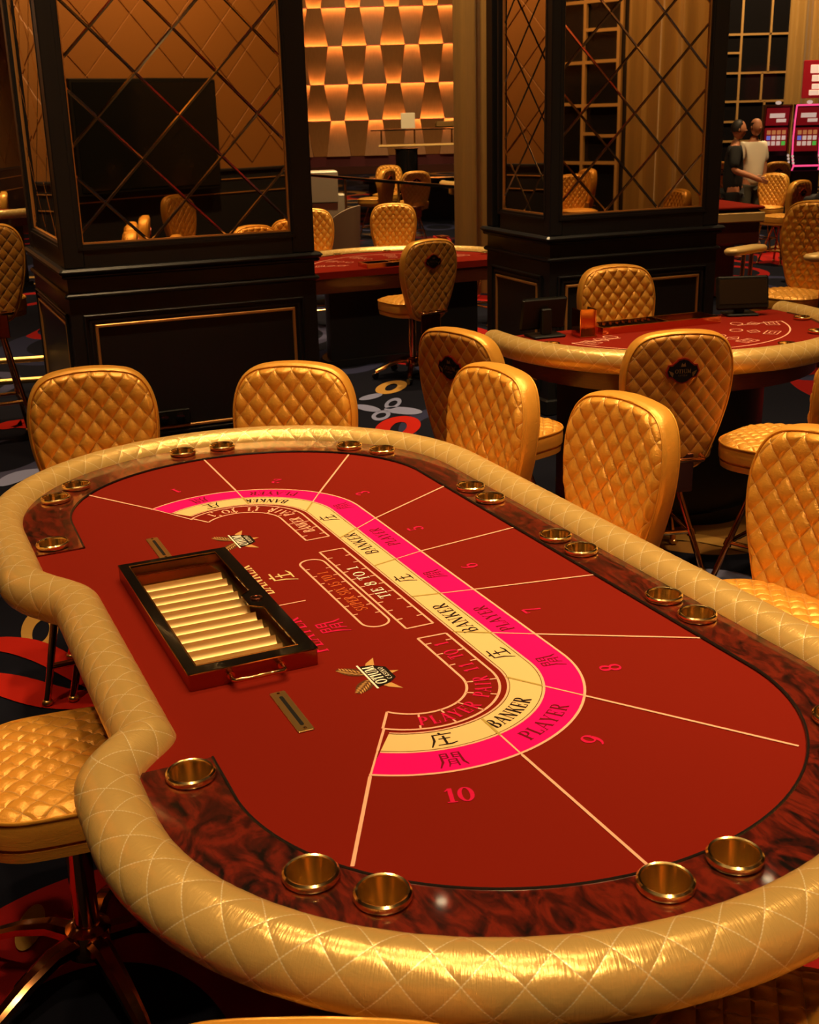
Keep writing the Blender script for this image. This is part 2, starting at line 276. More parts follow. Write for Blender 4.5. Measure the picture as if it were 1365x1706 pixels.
# ================================================================== lettering: stroke glyphs with serifs (unit = cap height)
TK, TN = .165, .062   # thick and thin
def sf(x, y, wd=.30, t=.055): return ([(x - wd / 2, y), (x + wd / 2, y)], t)
def bowl(cx, cy, rx, ry, a0, a1, thick=TK, thin=TN, n=14):
    pts = arc(cx, cy, rx, ry, a0, a1, n); ws = [thin + (thick - thin) * abs(cos(R(a0 + (a1 - a0) * k / n))) ** 1.3 for k in range(n + 1)]; return (pts, ws)
def stem(x, y0=0.0, y1=1.0, t=TK): return ([(x, y0), (x, y1)], t)
GL = {
 'A': (.82, [([(.10, .02), (.42, 1)], TN), ([(.40, 1), (.72, .02)], TK), ([(.22, .34), (.60, .34)], TN), sf(.10, .028, .24), sf(.72, .028, .28)]),
 'B': (.74, [stem(.20), bowl(.34, .74, .24, .235, 90, -90), bowl(.34, .26, .30, .25, 90, -90), ([(.1, .972), (.36, .972)], TN), ([(.2, .505), (.36, .505)], TN), ([(.1, .03), (.36, .03)], TN)]),
 'C': (.74, [bowl(.40, .5, .30, .47, 55, 305), ([(.62, .98), (.62, .68)], TN)]),
 'D': (.80, [stem(.20), bowl(.30, .5, .40, .47, 90, -90), ([(.08, .972), (.32, .972)], TN), ([(.08, .03), (.32, .03)], TN)]),
 'E': (.70, [stem(.20), ([(.08, .97), (.60, .97)], TN), ([(.2, .51), (.46, .51)], TN), ([(.08, .03), (.62, .03)], TN), ([(.59, 1), (.59, .76)], TN), ([(.61, 0), (.61, .26)], TN), ([(.46, .64), (.46, .38)], TN)]),
 'I': (.40, [stem(.20), sf(.20, .972), sf(.20, .028)]),
 'K': (.80, [stem(.20), sf(.20, .972), sf(.20, .028), ([(.26, .42), (.64, .97)], TN), ([(.36, .58), (.70, .03)], TK), sf(.64, .972, .24), sf(.70, .028, .24)]),
 'L': (.66, [stem(.20), sf(.20, .972), ([(.06, .03), (.58, .03)], TN), ([(.58, 0), (.58, .30)], TN)]),
 'M': (1.0, [([(.16, .02), (.16, .98)], TN), ([(.18, .98), (.48, .06)], TK), ([(.48, .06), (.80, .98)], TN), stem(.82), sf(.14, .972, .26), sf(.14, .028, .24), sf(.84, .972, .24), sf(.82, .028)]),
 'N': (.86, [([(.16, .02), (.16, .98)], TN), ([(.18, .96), (.68, .04)], TK), ([(.70, .02), (.70, .98)], TN), sf(.14, .972, .24), sf(.16, .028, .26), sf(.70, .972, .26)]),
 'O': (.86, [bowl(.43, .5, .33, .47, 0, 360, n=28)]),
 'P': (.70, [stem(.20), bowl(.32, .72, .28, .25, 90, -90), ([(.08, .972), (.34, .972)], TN), ([(.2, .47), (.34, .47)], TN), sf(.20, .028)]),
 'R': (.80, [stem(.20), bowl(.34, .74, .25, .235, 90, -90), ([(.08, .972), (.36, .972)], TN), ([(.2, .505), (.36, .505)], TN), ([(.36, .50), (.68, .03)], TK), sf(.20, .028), sf(.68, .028, .20)]),
 'S': (.62, [bowl(.32, .73, .22, .235, 35, 270, TK * .9), bowl(.30, .26, .23, .24, 90, -145, TK * .9), ([(.54, .98), (.54, .72)], TN), ([(.08, .02), (.08, .30)], TN)]),
 'T': (.72, [stem(.36), ([(.05, .97), (.67, .97)], TN), ([(.06, 1), (.06, .74)], TN), ([(.66, 1), (.66, .74)], TN), sf(.36, .028)]),
 'U': (.82, [stem(.20, .3), bowl(.44, .32, .24, .29, 180, 360, TK * .8), ([(.68, .3), (.68, .98)], TN), sf(.20, .972), sf(.68, .972, .24)]),
 'X': (.80, [([(.14, .97), (.68, .03)], TK), ([(.12, .03), (.66, .97)], TN), sf(.14, .972, .26), sf(.66, .972, .24), sf(.12, .028, .24), sf(.68, .028, .26)]),
 'Y': (.80, [([(.12, .97), (.40, .46)], TK), ([(.66, .97), (.42, .46)], TN), stem(.40, 0, .5), sf(.14, .972, .26), sf(.66, .972, .24), sf(.40, .028)]),
 '1': (.50, [stem(.28), sf(.28, .028, .40), ([(.08, .80), (.26, .97)], TN)]),
 '0': (.66, [bowl(.33, .5, .24, .47, 0, 360, n=26)]),
 '2': (.64, [bowl(.31, .71, .22, .26, 170, -20), ([(.50, .62), (.08, .06)], TN * 1.4), ([(.06, .06), (.58, .06)], TK * .8), ([(.57, .0), (.57, .26)], TN)]),
 '3': (.62, [bowl(.28, .74, .22, .23, 160, -85), bowl(.28, .26, .25, .24, 85, -160)]),
 '5': (.62, [([(.14, .52), (.14, .97)], TN), ([(.12, .95), (.54, .95)], TK * .8), bowl(.28, .30, .26, .28, 115, -160)]),
 '6': (.64, [bowl(.32, .30, .23, .28, 0, 360, n=22), bowl(.42, .42, .34, .55, 90, 190)]),
 '7': (.62, [([(.06, .94), (.56, .94)], TK * .8), ([(.07, 1), (.07, .74)], TN), ([(.55, .92), (.26, .0)], [TN * 1.3, TK])]),
 '8': (.64, [bowl(.32, .74, .20, .235, 0, 360, n=20), bowl(.32, .26, .24, .25, 0, 360, n=22)]),
 '9': (.64, [bowl(.32, .70, .23, .28, 0, 360, n=22), bowl(.22, .58, .34, .55, -90, 10)]),
 ' ': (.40, []),
 # 庄 and 閒 in a clerical hand
 '庄': (1.1, [([(.50, 1.0), (.56, .90)], .10), ([(.22, .86), (.98, .86)], .075), ([(.26, .86), (.22, .45), (.02, .04)], [.07, .10, .05]), ([(.40, .55), (.86, .55)], .06), ([(.62, .74), (.62, .14)], .10), ([(.28, .12), (.80, .12), (1.04, .20)], [.05, .09, .05])]),
 '閒': (1.1, [([(.22, .96), (.20, .40), (.02, .02)], [.06, .10, .05]), ([(.22, .94), (.46, .94)], .055), ([(.46, .96), (.46, .62)], .07), ([(.24, .79), (.46, .79)], .045), ([(.24, .64), (.46, .64)], .045),
               ([(.66, .96), (.66, .62)], .07), ([(.66, .94), (.92, .94)], .055), ([(.92, .96), (.94, .30), (1.06, .04)], [.07, .10, .06]), ([(.68, .79), (.90, .79)], .045), ([(.68, .64), (.90, .64)], .045),
               ([(.44, .54), (.42, .24), (.34, .04)], [.05, .07, .04]), ([(.44, .52), (.72, .52)], .045), ([(.72, .54), (.72, .04)], .07), ([(.44, .37), (.70, .37)], .04), ([(.44, .23), (.70, .23)], .04)]),
}
def text_width(t, sp=.04): return sum(GL[c][0] + sp for c in t) - sp
def glyphs(mb, t, size, place, z, sp=.04, xs=1.0, weight=1.0):
    """strokes of t, centred; place(s, h) maps run along the line and height to x, y"""
    W = text_width(t, sp) * size * xs; s0 = -W / 2; layer = 0
    for c in t:
        for pts, wd in GL[c][1]:
            dense = []; ws = []
            for i in range(len(pts) - 1):
                wa = wd[i] if isinstance(wd, list) else wd; wb = wd[i + 1] if isinstance(wd, list) else wd
                k = 1 if len(pts) > 6 else 4
                for j in range(k):
                    f = j / k; dense.append((pts[i][0] + (pts[i + 1][0] - pts[i][0]) * f, pts[i][1] + (pts[i + 1][1] - pts[i][1]) * f)); ws.append(wa + (wb - wa) * f)
            dense.append(pts[-1]); ws.append(wd[-1] if isinstance(wd, list) else wd)
            layer += 1
            mb.ribbon([place(s0 + x_ * size * xs, (y_ - .5) * size) for x_, y_ in dense], [w_ * size * weight for w_ in ws], z + (layer % 7) * 4e-6)
        s0 += (GL[c][0] + sp) * size * xs
def line_place(cx, cy, ang):
    ca, sa = cos(R(ang)), sin(R(ang))
    return lambda s, h: (cx + s * ca - h * sa, cy + s * sa + h * ca)

# ================================================================== the room shell
struct(MB().box((1, 19, -.05), (30, 54, .1)).build('floor', 'carpet', smooth=0))
FLOOR = bpy.data.objects['floor']
struct(MB().box((1, 19, CEIL + .05), (30, 54, .1)).build('ceiling', 'ceiling_paint', smooth=0))
struct(MB().box((-1.5, 40.3, 3.3), (24, .4, 6.6)).build('wall_far', 'red_wall', smooth=0))
struct(MB().box((-6.8, 19, 3.3), (.3, 46, 6.6)).build('wall_left', 'padded', smooth=0))
struct(MB().box((1.5, -2.85, 3.3), (17, .3, 6.6)).build('wall_back', 'padded', smooth=0))
struct(MB().box((10.3, 13, 3.3), (.3, 32, 6.6)).build('wall_right', 'dark_wall', smooth=0))
struct(MB().box((8.5, 28.4, 3.3), (6, .3, 6.6)).build('wall_far_right', 'dark_wall', smooth=0))
for nm in ('wall_back', 'wall_left', 'wall_right', 'wall_far', 'wall_far_right'): pass

# upholstered diamond pads and black dado on the wall behind and on the left wall
def pad_mesh(hw, hh, dep):
    k = .965; m = MB()
    o = [(-hw, 0, 0), (0, 0, -hh), (hw, 0, 0), (0, 0, hh)]; i = [(x * k, -dep * .75, z * k) for x, y, z in o]; j = [(x * .55, -dep, z * .55) for x, y, z in o]
    m.loft([o, i, j], True, False); m.add(j, [(0, 1, 2, 3)]); me_o = m.build('pad', 'padded', None, 40); me = me_o.data; bpy.data.objects.remove(me_o); return me
PAD = pad_mesh(.398, .398, .016)
def pad_wall(wall, origin, ang, length, z0, z1, skip=None):
    ca, sa = cos(ang), sin(ang); nrow = int((z1 - z0) / .4); n = int(length / .8)
    W = bpy.data.objects[wall]
    for r in range(1, nrow):
        for k in range(n + 1):
            s = k * .8 + (.4 if r % 2 else 0); z = z0 + .4 * r
            if s < .39 or s > length - .39: continue
            if skip and skip(s, z): continue
            o = link('pad', PAD, W); p = Vector((origin[0] + ca * s, origin[1] + sa * s, z)); o.parent = W
            o.location = p - W.location; o.rotation_euler = (0, 0, ang)
pad_wall('wall_back', (-4.0, -2.70), pi, 0, 0, 0)
pad_wall('wall_back', (9.2, -2.70), pi, 13.2, 1.2, 4.4, None)
pad_wall('wall_left', (-6.65, 2.0), pi / 2, 22, 1.2, 4.4)
def dado(wall, a, b, nrm):
    W = bpy.data.objects[wall]; a, b = Vector(a), Vector(b); L = (b - a).length; an = math.atan2((b - a).y, (b - a).x); c = (a + b) / 2; n = Vector(nrm)
    MB().box((c.x + n.x * .03, c.y + n.y * .03, .55), (L, .06, 1.1), an).build('dado', 'black_wood', W, 0)
    MB().box((c.x + n.x * .045, c.y + n.y * .045, 1.115), (L, .09, .04), an, .01).build('dado_rail', 'black_wood', W, 0)
    MB().box((c.x + n.x * .065, c.y + n.y * .065, .98), (L, .014, .012), an).build('dado_bead', 'trim_gold', W, 0)
    MB().box((c.x + n.x * .065, c.y + n.y * .065, .78), (L, .014, .012), an).build('dado_bead', 'trim_gold', W, 0)
dado('wall_back', (-4, -2.7, 0), (9.5, -2.7, 0), (0, 1, 0)); dado('wall_left', (-6.65, 0, 0), (-6.65, 26, 0), (1, 0, 0))
# television on the wall behind
tv = empty('television', (5.2, -2.58, 1.62), 0, 'large dark television on a padded wall, reflected in the left pillar mirror', 'television')
MB().box((0, .05, 0), (2.42, .08, 1.50), 0, .01).build('housing', 'black_matt', tv); MB().box((0, .095, 0), (2.32, .006, 1.40)).build('screen', 'screen_dark', tv)
# sconce on the left wall
sc = empty('wall_sconce', (-6.60, 10.6, 2.85), 0, 'glowing white wall sconce on the padded wall, reflected in the right pillar mirror', 'lamp')
MB().box((.03, 0, 0), (.06, .12, .12), 0, .01).build('bracket', 'brass', sc); MB().lathe([(.05, -.16), (.075, -.15), (.085, .14), (.07, .16)], 16, (.13, 0, 0)).build('lamp_shade', 'sconce_glow', sc)

# ---------------------------------------------------- far wall of tilted wooden trapezoids with light strips behind their proud edges
YB = [-120, -52, 12, 76, 140, 200.5, 260]
ZB = [at(600, y, 40).z for y in YB]
X0 = at(525.7, 76, 40).x; DX = .605
WF = bpy.data.objects['wall_far']
for k in range(-3, 12):
    cx = X0 + DX * k; prou = k % 2 == 0         # even columns: top edge proud
    for r in range(len(YB) - 1):
        zt, zb = ZB[r], ZB[r + 1]; wide_top = (k + r) % 2 == 1
        wt, wb = (.385, .215) if wide_top else (.215, .385)
        yt, yb = (39.86, 40.06) if prou else (40.06, 39.86)
        m = MB(); th = .03
        F = [(cx - wb, yb, zb + .008), (cx + wb, yb, zb + .008), (cx + wt, yt, zt - .008), (cx - wt, yt, zt - .008)]
        m.loft([F, [(x_, y_ + th, z_) for x_, y_, z_ in F]]); m.build('panel', 'wood_panel', WF, 0)
        if r < len(YB) - 2:
            nb = wb
            if prou: MB().box((cx, 39.97, zb - .05), (nb * 1.9, .05, .02)).build('light_strip', 'led', WF, 0)
            else: MB().box((cx, 39.97, zb + .05), (nb * 1.9, .05, .02)).build('light_strip', 'led', WF, 0)
MB().box((-1.2, 39.95, .12), (12, .3, .24)).build('baseboard', 'table_wood', WF, 0)

# ---------------------------------------------------- lattice windows and curtains
def curtain(name, a, b, z0, z1, label, amp=.07, lam=.22, struct_parent=None):
    a, b = Vector(a), Vector(b); L = (b - a).length; t = (b - a) / L; nn = Vector((-t.y, t.x, 0)); n = int(L / .02); rings = []
    rnd = random.Random(int(L * 100)); ph = 0; offs = []
    for i in range(n + 1):
        ph += 2 * pi * .02 / (lam * (1 + .35 * sin(i * .05 + L))); offs.append(amp * sin(ph) + amp * .3 * sin(ph * 2.3 + 1))
    for z, f in ((z0, 1.12), ((z0 + z1) / 2, 1.0), (z1, .8)):
        rings.append([tuple(a + t * (i * L / n) + nn * (offs[i] * f) + Vector((0, 0, z))) for i in range(n + 1)])
    back = [[tuple(Vector(p) + nn * .012) for p in r] for r in rings]
    m = MB(); m.loft(rings, False, False); m.loft(back, False, False)
    N_ = n + 1
    o = m.build(name, 'curtain', None, 60); tag(o, label, 'curtain'); return o
curtain('curtain', at(762, 300, 12.4).xy.to_3d(), at(905, 300, 12.9).xy.to_3d(), 0.02, 6.3, 'tall gold pleated curtain hanging between the two mirrored pillars', .06, .20)
curtain('curtain', (8.62, 28.0, 0), (10.1, 28.05, 0), .02, 6.3, 'gold curtain behind the slot machines at the far right', .08, .34)
curtain('curtain', (10.02, 4.6, 0), (10.02, 1.30, 0), .02, 6.3, 'gold curtain on the right wall, reflected in the right pillar mirror', .10, .36)
def lattice(name, org, ang, wd, z0, z1, seed):
    W = empty(name, org, ang); struct(W); rnd = random.Random(seed)
    MB().box((wd / 2, .06, (z0 + z1) / 2), (wd, .04, z1 - z0)).build('window_pane', 'dark_window', W, 0)
    xs = [0, wd * .34, wd * .66, wd]; zs = [z0, z0 + .75, z0 + 1.6, z0 + 2.2, z0 + 3.0, z0 + 3.9, z1]
    for x_ in (0, wd * .34, wd): MB().box((x_, 0, (z0 + z1) / 2), (.05, .05, z1 - z0)).build('bar', 'lattice_gold', W, 0)
    for i in range(len(zs) - 1):
        MB().box((wd / 2, 0, zs[i]), (wd, .045, .045)).build('bar', 'lattice_gold', W, 0)
        xx = wd * (.52 + .3 * rnd.random()); MB().box((xx, 0, (zs[i] + zs[i + 1]) / 2), (.045, .045, zs[i + 1] - zs[i])).build('bar', 'lattice_gold', W, 0)
        if i % 2: MB().box((wd * .17, 0, zs[i] + .42), (wd * .34, .045, .045)).build('bar', 'lattice_gold', W, 0)
    return W
lattice('window_1', (7.0, 28.1, 0), 0, 1.75, .3, 6.2, 3)
lattice('window_2', (10.05, 1.2, 0), -pi / 2, 1.9, .3, 6.2, 5)

# ---------------------------------------------------- mirrored pillars
def clip(poly, x0, x1, z0, z1):
    for ax, lim, sg in ((0, x0, 1), (0, x1, -1), (1, z0, 1), (1, z1, -1)):
        out = []
        for i in range(len(poly)):
            p, q = poly[i - 1], poly[i]; dp, dq = (p[ax] - lim) * sg, (q[ax] - lim) * sg
            if (dp >= 0) != (dq >= 0):
                f = dp / (dp - dq); out.append((p[0] + (q[0] - p[0]) * f, p[1] + (q[1] - p[1]) * f))
            if dq >= 0: out.append(q)
        poly = out
        if len(poly) < 3: return []
    return poly
def mirror_face(root, T, x0, x1, z0, z1, nx, nz, per, rnd):
    """diamond panes on one face; T(x, d, z) places a point d in front of the face"""
    h = per / 2
    for i in range(-4, 8):
        for j in range(-12, 14):
            if (i + j) % 2: continue
            # diamond centred between nodes
            cx, cz = nx + i * h + h, nz + j * h
            P = clip([(cx - h, cz), (cx, cz - h), (cx + h, cz), (cx, cz + h)], x0, x1, z0, z1)
            P = [p for n_, p in enumerate(P) if (Vector(p) - Vector(P[n_ - 1])).length > .004]
            if len(P) < 3: continue
            A = abs(sum(P[k - 1][0] * P[k][1] - P[k][0] * P[k - 1][1] for k in range(len(P)))) / 2
            if A < .002: continue
            I = offset_poly(P, -.0085); tx, tz = rnd.uniform(-.0012, .0012), rnd.uniform(-.0012, .0012)
            m = MB(); n = len(P)
            m.add([T(x_, .001, z_) for x_, z_ in P] + [T(x_, .0052 + tx * (x_ - cx) + tz * (z_ - cz), z_) for x_, z_ in I], [(k, (k + 1) % n, n + (k + 1) % n, n + k) for k in range(n)] + [tuple(range(n, 2 * n))])
            o = m.build('mirror_pane', 'mirror_bevel', root, 0); o.data.materials.append(M['mirror']); o.data.polygons[n].material_index = 1
def pillar(org, ang, wd, dp, mx, mside, nx, nz, per, label, tr):
    P = empty('mirrored_pillar', (org[0], org[1], 0), ang, label, 'pillar')
    MB().box((wd / 2, dp / 2, .48), (wd - .03, dp - .03, .96)).build('plinth', 'black_wood', P, 0)
    m = MB().box((wd / 2, dp / 2, .05), (wd + .02, dp + .02, .10), 0, .008); m.build('plinth_base', 'black_wood', P, 0)
    MB().box((wd / 2, dp / 2, .972), (wd + .012, dp + .012, .028), 0, .010).build('moulding', 'black_wood', P, 0)
    MB().box((wd / 2, dp / 2, 1.03), (wd - .035, dp - .035, .10)).build('frieze', 'black_wood', P, 0)
    MB().box((wd / 2, dp / 2, 1.075), (wd + .02, dp + .02, .022), 0, .008).build('moulding', 'black_wood', P, 0)
    MB().box((wd / 2, dp / 2, 1.10), (wd + .05, dp + .05, .030), 0, .012).build('ledge', 'black_wood', P, 0)
    MB().box((wd / 2, dp / 2, (CEIL + 1.1) / 2), (wd - .16, dp - .16, CEIL - 1.1)).build('core', 'black_wood', P, 0)
    # posts and rails of the mirror frames
    TOPZ = 4.2
    for sx, wx in ((0, mx[0]), (wd, wd - mx[1])):
        for sy, wy in ((0, mside[0]), (dp, mside[0])):
            cx = .012 + (wx - .012) / 2 if sx == 0 else wd - .012 - (wx - .012) / 2; cy = .012 + (wy - .012) / 2 if sy == 0 else dp - .012 - (wy - .012) / 2
            MB().box((cx, cy, (CEIL + 1.115) / 2), (wx - .012, wy - .012, CEIL - 1.115), 0, .006).build('post', 'black_wood', P, 0)
    for face, (f0, f1) in (('front', mx), ('side', mside)):
        rot = 0 if face == 'front' else None
        def TT(x_, d, z_, face=face): return (x_, .045 - d, z_) if face == 'front' else (.045 - d, x_, z_)
        for z0, z1 in ((1.115, 1.235), (TOPZ, CEIL)):
            m = MB(); q = [(f0, z0), (f1, z0), (f1, z1), (f0, z1)]
            m.loft([[TT(x_, .030, z_) for x_, z_ in q], [TT(x_, -.04, z_) for x_, z_ in q]]).build('rail', 'black_wood', P, 0)
        # stepped bead round the mirror
        for k, (off, dep, mt, th) in enumerate(((.004, .014, 'trim_gold', .008), (-.022, .036, 'black_wood', .014))):
            for a, b in (((f0 + off, 1.235 + off), (f1 - off, 1.235 + off)), ((f0 + off, 1.235 + off), (f0 + off, TOPZ)), ((f1 - off, 1.235 + off), (f1 - off, TOPZ))):
                m = MB(); e = th / 2
                x_a, x_b = min(a[0], b[0]) - e, max(a[0], b[0]) + e; z_a, z_b = a[1] - e, b[1] + e
                q = [(x_a, z_a), (x_b, z_a), (x_b, z_b), (x_a, z_b)]
                m.loft([[TT(x_, dep, z_) for x_, z_ in q], [TT(x_, -.01, z_) for x_, z_ in q]]).build('bead', mt, P, 0)
        mirror_face(P, TT, f0, f1, 1.235, TOPZ, nx if face == 'front' else nx * .8, nz, per if face == 'front' else per * .92, random.Random(3))
        # gold panel trim and recessed moulding on the plinth
        L = wd if face == 'front' else dp; a0, a1 = tr if face == 'front' else (.16, dp - .16)
        def T2(x_, d, z_, face=face): return (x_, .015 - d, z_) if face == 'front' else (.015 - d, x_, z_)
        for off, dep, mt, th in ((0, .012, 'trim_gold', .017), (-.03, .010, 'black_wood', .018), (-.055, .016, 'black_wood', .012)):
            x_a, x_b, z_a, z_b = a0 + off, a1 - off, .20 + off, .815 - off
            for q in (((x_a, z_b - th), (x_b, z_b)), ((x_a, z_a), (x_b, z_a + th)), ((x_a, z_a), (x_a + th, z_b)), ((x_b - th, z_a), (x_b, z_b))):
                (p0, q0), (p1, q1) = q; rr = [(p0, q0), (p1, q0), (p1, q1), (p0, q1)]; i = .004; ri = [(p0 + i, q0 + i), (p1 - i, q0 + i), (p1 - i, q1 - i), (p0 + i, q1 - i)]
                MB().loft([[T2(x_, dep, z_) for x_, z_ in ri], [T2(x_, dep - .004, z_) for x_, z_ in rr], [T2(x_, -.005, z_) for x_, z_ in rr]]).build('panel_trim', mt, P, 0)
    return P
P1 = pillar((-1.774, 6.276), R(23.6), 1.41, 1.42, (.118, 1.265), (.165, 1.26), .264, 1.865, .427, 'left black pillar with diamond mirror panes, nearest to the big baccarat table', (.134, 1.26))
P2 = pillar((.888, 7.332), R(22.0), 1.255, .90, (.10, 1.12), (.105, .69), .224, 1.811, .378, 'right black pillar with diamond mirror panes behind the blackjack table', (.125, 1.11))
# power outlet low on the left pillar
MB().box((.50, .008, .262), (.21, .02, .085), 0, .004).build('outlet_plate', 'black_matt', P1, 0)
for dx in (.455, .545):
    o = MB().lathe([(.026, 0), (.026, .004), (.022, .005)], 18).build('socket', 'black_gloss', P1, 30); o.location = (dx, -.004, .262); o.rotation_euler = (R(90), 0, 0)
    for d in (-.009, .009):
        q = MB().lathe([(.003, 0), (.003, .002)], 8).build('socket_hole', 'brass', P1, 0); q.location = (dx + d, -.0085, .262); q.rotation_euler = (R(90), 0, 0)

# ================================================================== the big baccarat table
TA, TU = 1.99361, 2.3028
def tw(x, y, z=0.0): u = x + TU; return Vector((u * cos(TA) - y * sin(TA), u * sin(TA) + y * cos(TA), z))
BT = empty('baccarat_table', tw(0, 0), TA, 'large baccarat table with red felt layout and padded gold rail in the foreground', 'table')
ZF = .85
def smooth01(t): t = max(0, min(1, t)); return t * t * (3 - 2 * t)
def rail_path():
    P = []
    def top(x):
        d = smooth01((.40 - x) / .22) * smooth01((x + .615) / .13); return -.28 - .088 * d
    for k in range(101): P.append((-.73 + 1.46 * k / 100, -1.50))
    P += arc(.73, -.89, .575, .61, -90, 90, 90)[1:]
    for k in range(1, 240): x_ = .73 - 1.46 * k / 240; P.append((x_, top(x_)))
    P += arc(-.73, -.89, .545, .61, 90, 270, 90)[:-1]
    # resample evenly
    L = [0]
    for i in range(len(P)): a, b = Vector(P[i]), Vector(P[(i + 1) % len(P)]); L.append(L[-1] + (b - a).length)
    tot = L[-1]; n = 700; out = []; j = 0
    for i in range(n):
        s = tot * i / n
        while L[j + 1] < s: j += 1
        f = (s - L[j]) / max(L[j + 1] - L[j], 1e-9); a, b = Vector(P[j]), Vector(P[(j + 1) % len(P)]); q = a + (b - a) * f; out.append((q.x, q.y))
    return out, tot
RP, RLEN = rail_path(); NR = len(RP)
RN = []
for i in range(NR):
    t = (Vector(RP[(i + 4) % NR]) - Vector(RP[i - 4])).normalized(); RN.append(Vector((t.y, -t.x)))
PROF = [(.052 + .054 * cos(R(a)), .838 + .052 * sin(R(a))) for a in (208, 190, 172, 154, 136, 118, 100, 82, 64, 46, 28, 10, -8, -26, -44, -62, -80, -98, -120, -145)]
def fine_prof(P, k=3):
    out = []; n = len(P)
    for i in range(n - 1):
        p0, p1, p2, p3 = P[max(i - 1, 0)], P[i], P[i + 1], P[min(i + 2, n - 1)]
        for j in range(k):
            t = j / k; out.append(tuple(.5 * ((2 * p1[a]) + (-p0[a] + p2[a]) * t + (2 * p0[a] - 5 * p1[a] + 4 * p2[a] - p3[a]) * t * t + (-p0[a] + 3 * p1[a] - 3 * p2[a] + p3[a]) * t ** 3) for a in (0, 1)))
    return out + [P[-1]]
def sweep_rail(path, normals, prof, tot, closed=True, widths=None, quilt=.0007, per=.066, pv=.080):
    pf = fine_prof(prof); n = len(path); m = len(pf); V = [0]
    for i in range(1, m): V.append(V[-1] + math.hypot(pf[i][0] - pf[i - 1][0], pf[i][1] - pf[i - 1][1]))
    nrep = round(tot / per); vs = []; uv = []; cnt = n + 1 if closed else n
    for i in range(cnt):
        p = Vector(path[i % n]); nn = normals[i % n]; u = nrep * per * i / (cnt - 1); ws = widths[i % n] if widths else 1.0
        for j in range(m):
            a, b = pf[max(j - 1, 0)], pf[min(j + 1, m - 1)]; tx, tz = b[0] - a[0], b[1] - a[1]; l_ = math.hypot(tx, tz) or 1; ox, oz = -tz / l_, tx / l_
            q1 = ((u / per + V[j] / pv) % 1) - .5; q2 = ((u / per - V[j] / pv) % 1) - .5
            h = quilt * (min(1, (.5 - max(abs(q1), abs(q2))) / .16) ** .7 - 1)
            x_ = (pf[j][0] + ox * h) * ws; z_ = pf[j][1] + oz * h
            vs.append((p.x + nn.x * x_, p.y + nn.y * x_, z_)); uv.append((u, V[j]))
    fs = [(i * m + j, (i + 1) * m + j, (i + 1) * m + j + 1, i * m + j + 1) for i in range(cnt - 1) for j in range(m - 1)]
    k = MB(); k.v = vs; k.f = fs; k.uv = uv; return k
RW = [1 - .04 * smooth01((.36 - RP[i][0]) / .2) * smooth01((RP[i][0] + .58) / .12) * (1 if RP[i][1] > -.5 else 0) for i in range(NR)]
sweep_rail(RP, RN, PROF, RLEN, widths=RW).build('padded_rail', 'rail_vinyl', BT, 60)

# felt, wooden racetrack and cup holders
FE = [(-.595, -.402)] + arc(-.725, -.90, .445, .50, 92, 268, 60) + arc(.725, -.90, .445, .50, -88, 88, 60) + [(.535, -.395)]
CUPS = [(.495, -1.447), (.379, -1.446), (.039, -1.443), (-.071, -1.446), (-.395, -1.448), (-.507, -1.449), (-.641, -.354), (-.974, -.435), (-1.059, -.506), (-1.207, -.857), (-1.201, -.978),
        (1.053, -.466), (.955, -.393), (.578, -.327), (1.251, -.827), (1.257, -.956), (1.063, -1.312), (.966, -1.383), (-1.055, -1.318), (-.962, -1.388)]
i0 = min(range(NR), key=lambda i: (Vector(RP[i]) - Vector((-.60, -.285))).length); i1 = min(range(NR), key=lambda i: (Vector(RP[i]) - Vector((.530, -.28))).length)
outer = []
i = i0
while True:
    q = Vector(RP[i % NR]) + RN[i % NR] * .022; outer.append((q.x, q.y))
    if i % NR == i1: break
    i += 1
# outer runs -x end -> round near end ... path is counter-clockwise: from i0 through left end, bottom, right end to i1
wood = MB().prism(outer + list(reversed(FE)), ZF - .012, ZF + .004).build('wooden_racetrack', 'wood_burl', BT, 0)
def cut(o, holes, r, z0, z1):
    mb = MB()
    for x_, y_ in holes: mb.lathe([(r, z0), (r, z1)], 32, (x_, y_, 0))
    c = mb.build('cutter', None, None, 0); md = o.modifiers.new('b', 'BOOLEAN'); md.object = c; md.operation = 'DIFFERENCE'; md.solver = 'EXACT'
    c.matrix_world = BT.matrix_world.copy() if False else Matrix.Translation(BT.location) @ Matrix.Rotation(TA, 4, 'Z')
    bpy.context.view_layer.update(); dg = bpy.context.evaluated_depsgraph_get(); me = bpy.data.meshes.new_from_object(o.evaluated_get(dg)); o.modifiers.clear(); o.data = me; bpy.data.objects.remove(c)
cut(wood, CUPS, .0345, .5, 1.2)
dealer_side = []
i = i1
while True:
    q = Vector(RP[i % NR]) + RN[i % NR] * .02; dealer_side.append((q.x, q.y))
    if i % NR == i0: break
    i += 1
FELT = MB().prism(FE + dealer_side, .80, ZF).build('felt', 'felt', BT, 0)
